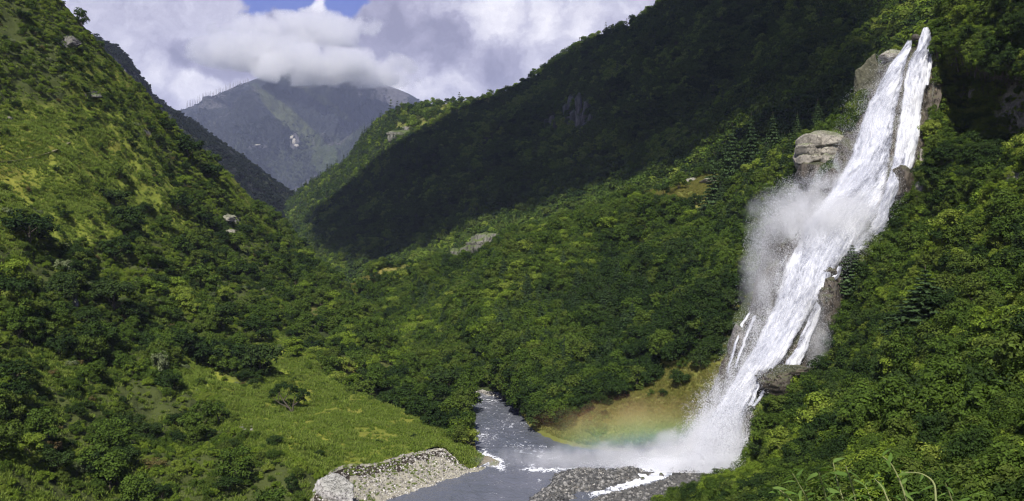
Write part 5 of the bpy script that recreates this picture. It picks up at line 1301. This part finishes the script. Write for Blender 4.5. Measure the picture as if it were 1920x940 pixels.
def rbcol(t, un):  # rainbow bands painted into the mist's scatter colour, fixed in place
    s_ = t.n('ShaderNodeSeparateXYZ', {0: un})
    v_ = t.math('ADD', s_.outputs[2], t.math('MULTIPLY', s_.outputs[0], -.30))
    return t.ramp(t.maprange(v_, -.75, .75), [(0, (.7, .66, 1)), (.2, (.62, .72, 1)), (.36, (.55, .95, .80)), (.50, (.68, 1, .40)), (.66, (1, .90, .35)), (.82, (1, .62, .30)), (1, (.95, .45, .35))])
mist('rainbow', 'faint rainbow coloured into the mist before the far meadow', at(1190, 808, 233), (28, 4, 10), rbcol, .11, .05, .0, .8)

# ------------------------------------------------------------------ cloud on the summit, cloud that shades the ridge
for k, (x_, y_, d_, a_, b_, c_, dn_, tx) in enumerate([
 (470, 96, 8300, 620, 300, 190, .010, 'leftmost bank of cloud resting over the far summit ridge'), (575, 122, 8200, 560, 300, 190, .012, 'thick cloud covering the far summit'),
 (670, 128, 8500, 560, 300, 190, .010, 'cloud draped over the right side of the far summit'), (560, 60, 8800, 900, 300, 210, .010, 'upper bank of cloud above the far summit'), (735, 152, 8900, 300, 200, 80, .005, 'low shred of cloud at the right shoulder of the far summit')]):
    mist('cloud', tx, at(x_, y_, d_), (a_, b_, c_), (.975, .975, 1.0), dn_, .0040, .0, .35, 4, 'structure', .3)

poly_px = [(570, 420), (640, 352), (700, 316), (745, 286), (800, 240), (850, 218), (900, 194), (950, 172), (1020, 140), (1100, 90), (1185, 44), (1260, 5), (1380, -80), (1480, -100), (1600, -60), (1670, 40), (1700, 120), (1680, 240), (1500, 330), (1330, 350), (1200, 360), (1080, 390), (960, 430), (860, 470), (760, 490), (660, 520), (590, 500)]
HC = 2100.0
tops = []
sd_ = np.array(sdir)
for x_, y_ in poly_px:
    q, n_ = on('B', x_, y_); t_ = (HC - q[2]) / sd_[2]; tops.append((q + sd_ * t_)[:2])
tops = np.array(tops); x0, y0 = tops.min(0); x1, y1 = tops.max(0)
cxs, cys = np.meshgrid(np.arange(x0, x1, 34), np.arange(y0, y1, 34)); cxs = cxs + rng.normal(size=cxs.shape) * 8; cys = cys + rng.normal(size=cys.shape) * 8
dd = poly_dist(cxs, cys, tops); k = (dd > 8) & (rng.random(dd.shape) < np.clip(.30 + dd / 170, 0, 1))
pv, pf = ico(2); parts = []
for x_, y_, d_ in zip(cxs[k], cys[k], dd[k]):
    r_ = min(max(d_ * .95, 16), 85) * rng.uniform(.85, 1.1); w_ = 1 + .22 * perlin(pv * 1.6 + np.array([x_, y_, 0]) * .01)[:, None]
    parts.append((pv * w_ * np.array([r_, r_, r_ * .55]) + np.array([x_, y_, HC + min(d_, 140) * .35]), pf))
m_c, t = material('cloud'); d1 = t.n('ShaderNodeBsdfDiffuse', {'Color': (.9, .9, .93, 1)})
t.n('ShaderNodeOutputMaterial', {0: d1.outputs[0]})
link('cloud', mesh_np('cloud', *join_np(parts), m_c, True), kind='structure', label='large cumulus cloud high above, whose shadow darkens the ridge')

# ------------------------------------------------------------------ leafy sprays close to the camera
N_ = [[(1200, 1010, 13), (1200, 1200, 10), (1200, 1700, 6), (1200, 3200, 3)], [(1500, 985, 11.5), (1500, 1180, 8.8), (1500, 1700, 5.2), (1500, 3400, 2.6)], [(1800, 975, 10.5), (1800, 1180, 8), (1850, 1700, 4.8), (1900, 3400, 2.4)], [(2300, 930, 10), (2300, 1150, 7.5), (2350, 1700, 4.4), (2400, 3400, 2.2)]]
GN = patch(N_, 60, 60, back=(6, 5), disp=lambda G: G + np.array([0, 0, 1]) * (fbm(G, .8, 4) * .18)[..., None])
add_patch('N', 'near_bank', GN, G_NEAR, lambda X, Y, G: .5 + 0 * X, None, 'earth edge just below the view where the leafy sprays grow')
def leaf_mesh(seed, fold=.22, bend=.35):
    r = np.random.default_rng(seed); V = []; n = 7
    for i in range(n):
        t_ = i / (n - 1); w_ = .145 * math.sin(math.pi * min(1, t_ * 1.02) ** .75) * (1 - .2 * t_) + .003; z = -bend * t_ * t_
        V += [(-w_, t_, z + w_ * fold * 2), (0, t_, z), (w_, t_, z + w_ * fold * 2)]
    Fq = []
    for i in range(n - 1):
        a = i * 3; Fq += [(a, a + 1, a + 4, a + 3), (a + 1, a + 2, a + 5, a + 4)]
    return mesh_np('leaf', V, Fq, LEAF['plant'], True)
LEAVES = [leaf_mesh(1, .2, .3), leaf_mesh(2, .3, .55), leaf_mesh(3, .12, .1)]
def sprig(stems, label, dist, lpx=34, dens=1.0, tip=0.0, seed=0):
    """stems: list of pixel polylines from root to tip at the given distance"""
    r = np.random.default_rng(seed)
    b = at(stems[0][0][0], stems[0][0][1], dist)
    e = bpy.data.objects.new('leafy_plant', None); col.objects.link(e); e.location = b; tag(e, label, 'plant', 'leafy sprays at the bottom edge')
    for st in stems:
        dz = r.normal() * .25
        C = np.array([at(x, y, dist + dz * k / len(st)) for k, (x, y) in enumerate(st)]) - b
        P_ = catmull(C, 26); link('stem', mesh_np('stem', *tube_np(P_, np.linspace(.011, .0035, 26), 6), STEM, True), e)
        ln = np.linalg.norm(np.diff(P_, axis=0), axis=1).sum(); n = max(3, int(ln / (.034 / dens)))
        for i in range(n):
            t_ = 1 - (i / n) ** 1.1 * (1 - tip) if i else 1.0
            if t_ < .22: continue
            k = min(25, max(1, int(t_ * 25))); p = P_[k]; tg = P_[k] - P_[k - 1]; tg /= np.linalg.norm(tg)
            a = i * 2.4 + r.uniform(-.4, .4); sidev = Vector((math.cos(a), math.sin(a) * .8, r.uniform(-.55, .35))); dirv = (Vector(tg) * (.3 if i else .8) + sidev).normalized()
            q = dirv.to_track_quat('Y', 'Z'); L_ = .88 * lpx / F * dist * r.uniform(.65, 1.15)
            o = link('leaf', LEAVES[int(r.integers(0, 3))], e); o.location = p; o.rotation_mode = 'QUATERNION'; o.rotation_quaternion = q @ Euler((0, r.normal() * .5, 0)).to_quaternion(); o.scale = (L_, L_, L_)
sprig([[(1600, 1010), (1585, 950), (1572, 910), (1562, 868)], [(1600, 1010), (1560, 960), (1545, 920), (1535, 885)], [(1610, 1010), (1606, 950), (1596, 905), (1585, 872)], [(1600, 1010), (1620, 960), (1615, 930)]], 'densest leafy spray, left of centre at the bottom edge', 8.0, 36, 1.0, seed=1)
sprig([[(1720, 1010), (1700, 940), (1688, 905), (1672, 872), (1655, 856)], [(1720, 1010), (1672, 950), (1655, 915), (1640, 898)]], 'arching leafy spray with a drooping tip leaf', 7.6, 34, .75, seed=2)
sprig([[(1760, 1010), (1755, 940), (1750, 905), (1725, 888), (1690, 886)]], 'long bare arching stem with few pale leaves', 7.4, 30, .38, seed=3)
sprig([[(1540, 1010), (1515, 940), (1500, 912), (1486, 888)], [(1540, 1010), (1500, 960), (1470, 925), (1448, 915)]], 'leftmost leafy spray at the bottom edge', 8.6, 32, .8, seed=4)
sprig([[(1790, 1010), (1790, 960), (1780, 925), (1772, 905)], [(1800, 1010), (1812, 960), (1822, 930)]], 'rightmost leafy spray at the bottom edge', 8.2, 30, .7, seed=5)
sprig([[(1650, 1010), (1640, 965), (1632, 935), (1622, 910)], [(1660, 1010), (1680, 965), (1695, 935)], [(1630, 1010), (1610, 970), (1590, 945)]], 'low leafy spray between the dense one and the arching one', 7.8, 34, .9, seed=6)

# ------------------------------------------------------------------ haze
hb = [(-9600, -420, -65), (9600, -420, -65), (9600, 15600, -65), (-9600, 15600, -65), (-9600, -420, 1900), (9600, -420, 1900), (9600, 15600, 1900), (-9600, 15600, 1900)]
hf = [(0, 3, 2, 1), (4, 5, 6, 7), (0, 1, 5, 4), (1, 2, 6, 5), (2, 3, 7, 6), (3, 0, 4, 7)]
hm, t = material('haze'); pv_ = t.n('ShaderNodeVolumePrincipled', {'Color': (.62, .70, 1.0, 1), 'Density': .000038, 'Anisotropy': 0.0})
t.n('ShaderNodeOutputMaterial', {1: pv_.outputs[0]})
link('haze', mesh_np('haze', hb, hf, hm), kind='stuff', label='thin blue haze filling the valley')
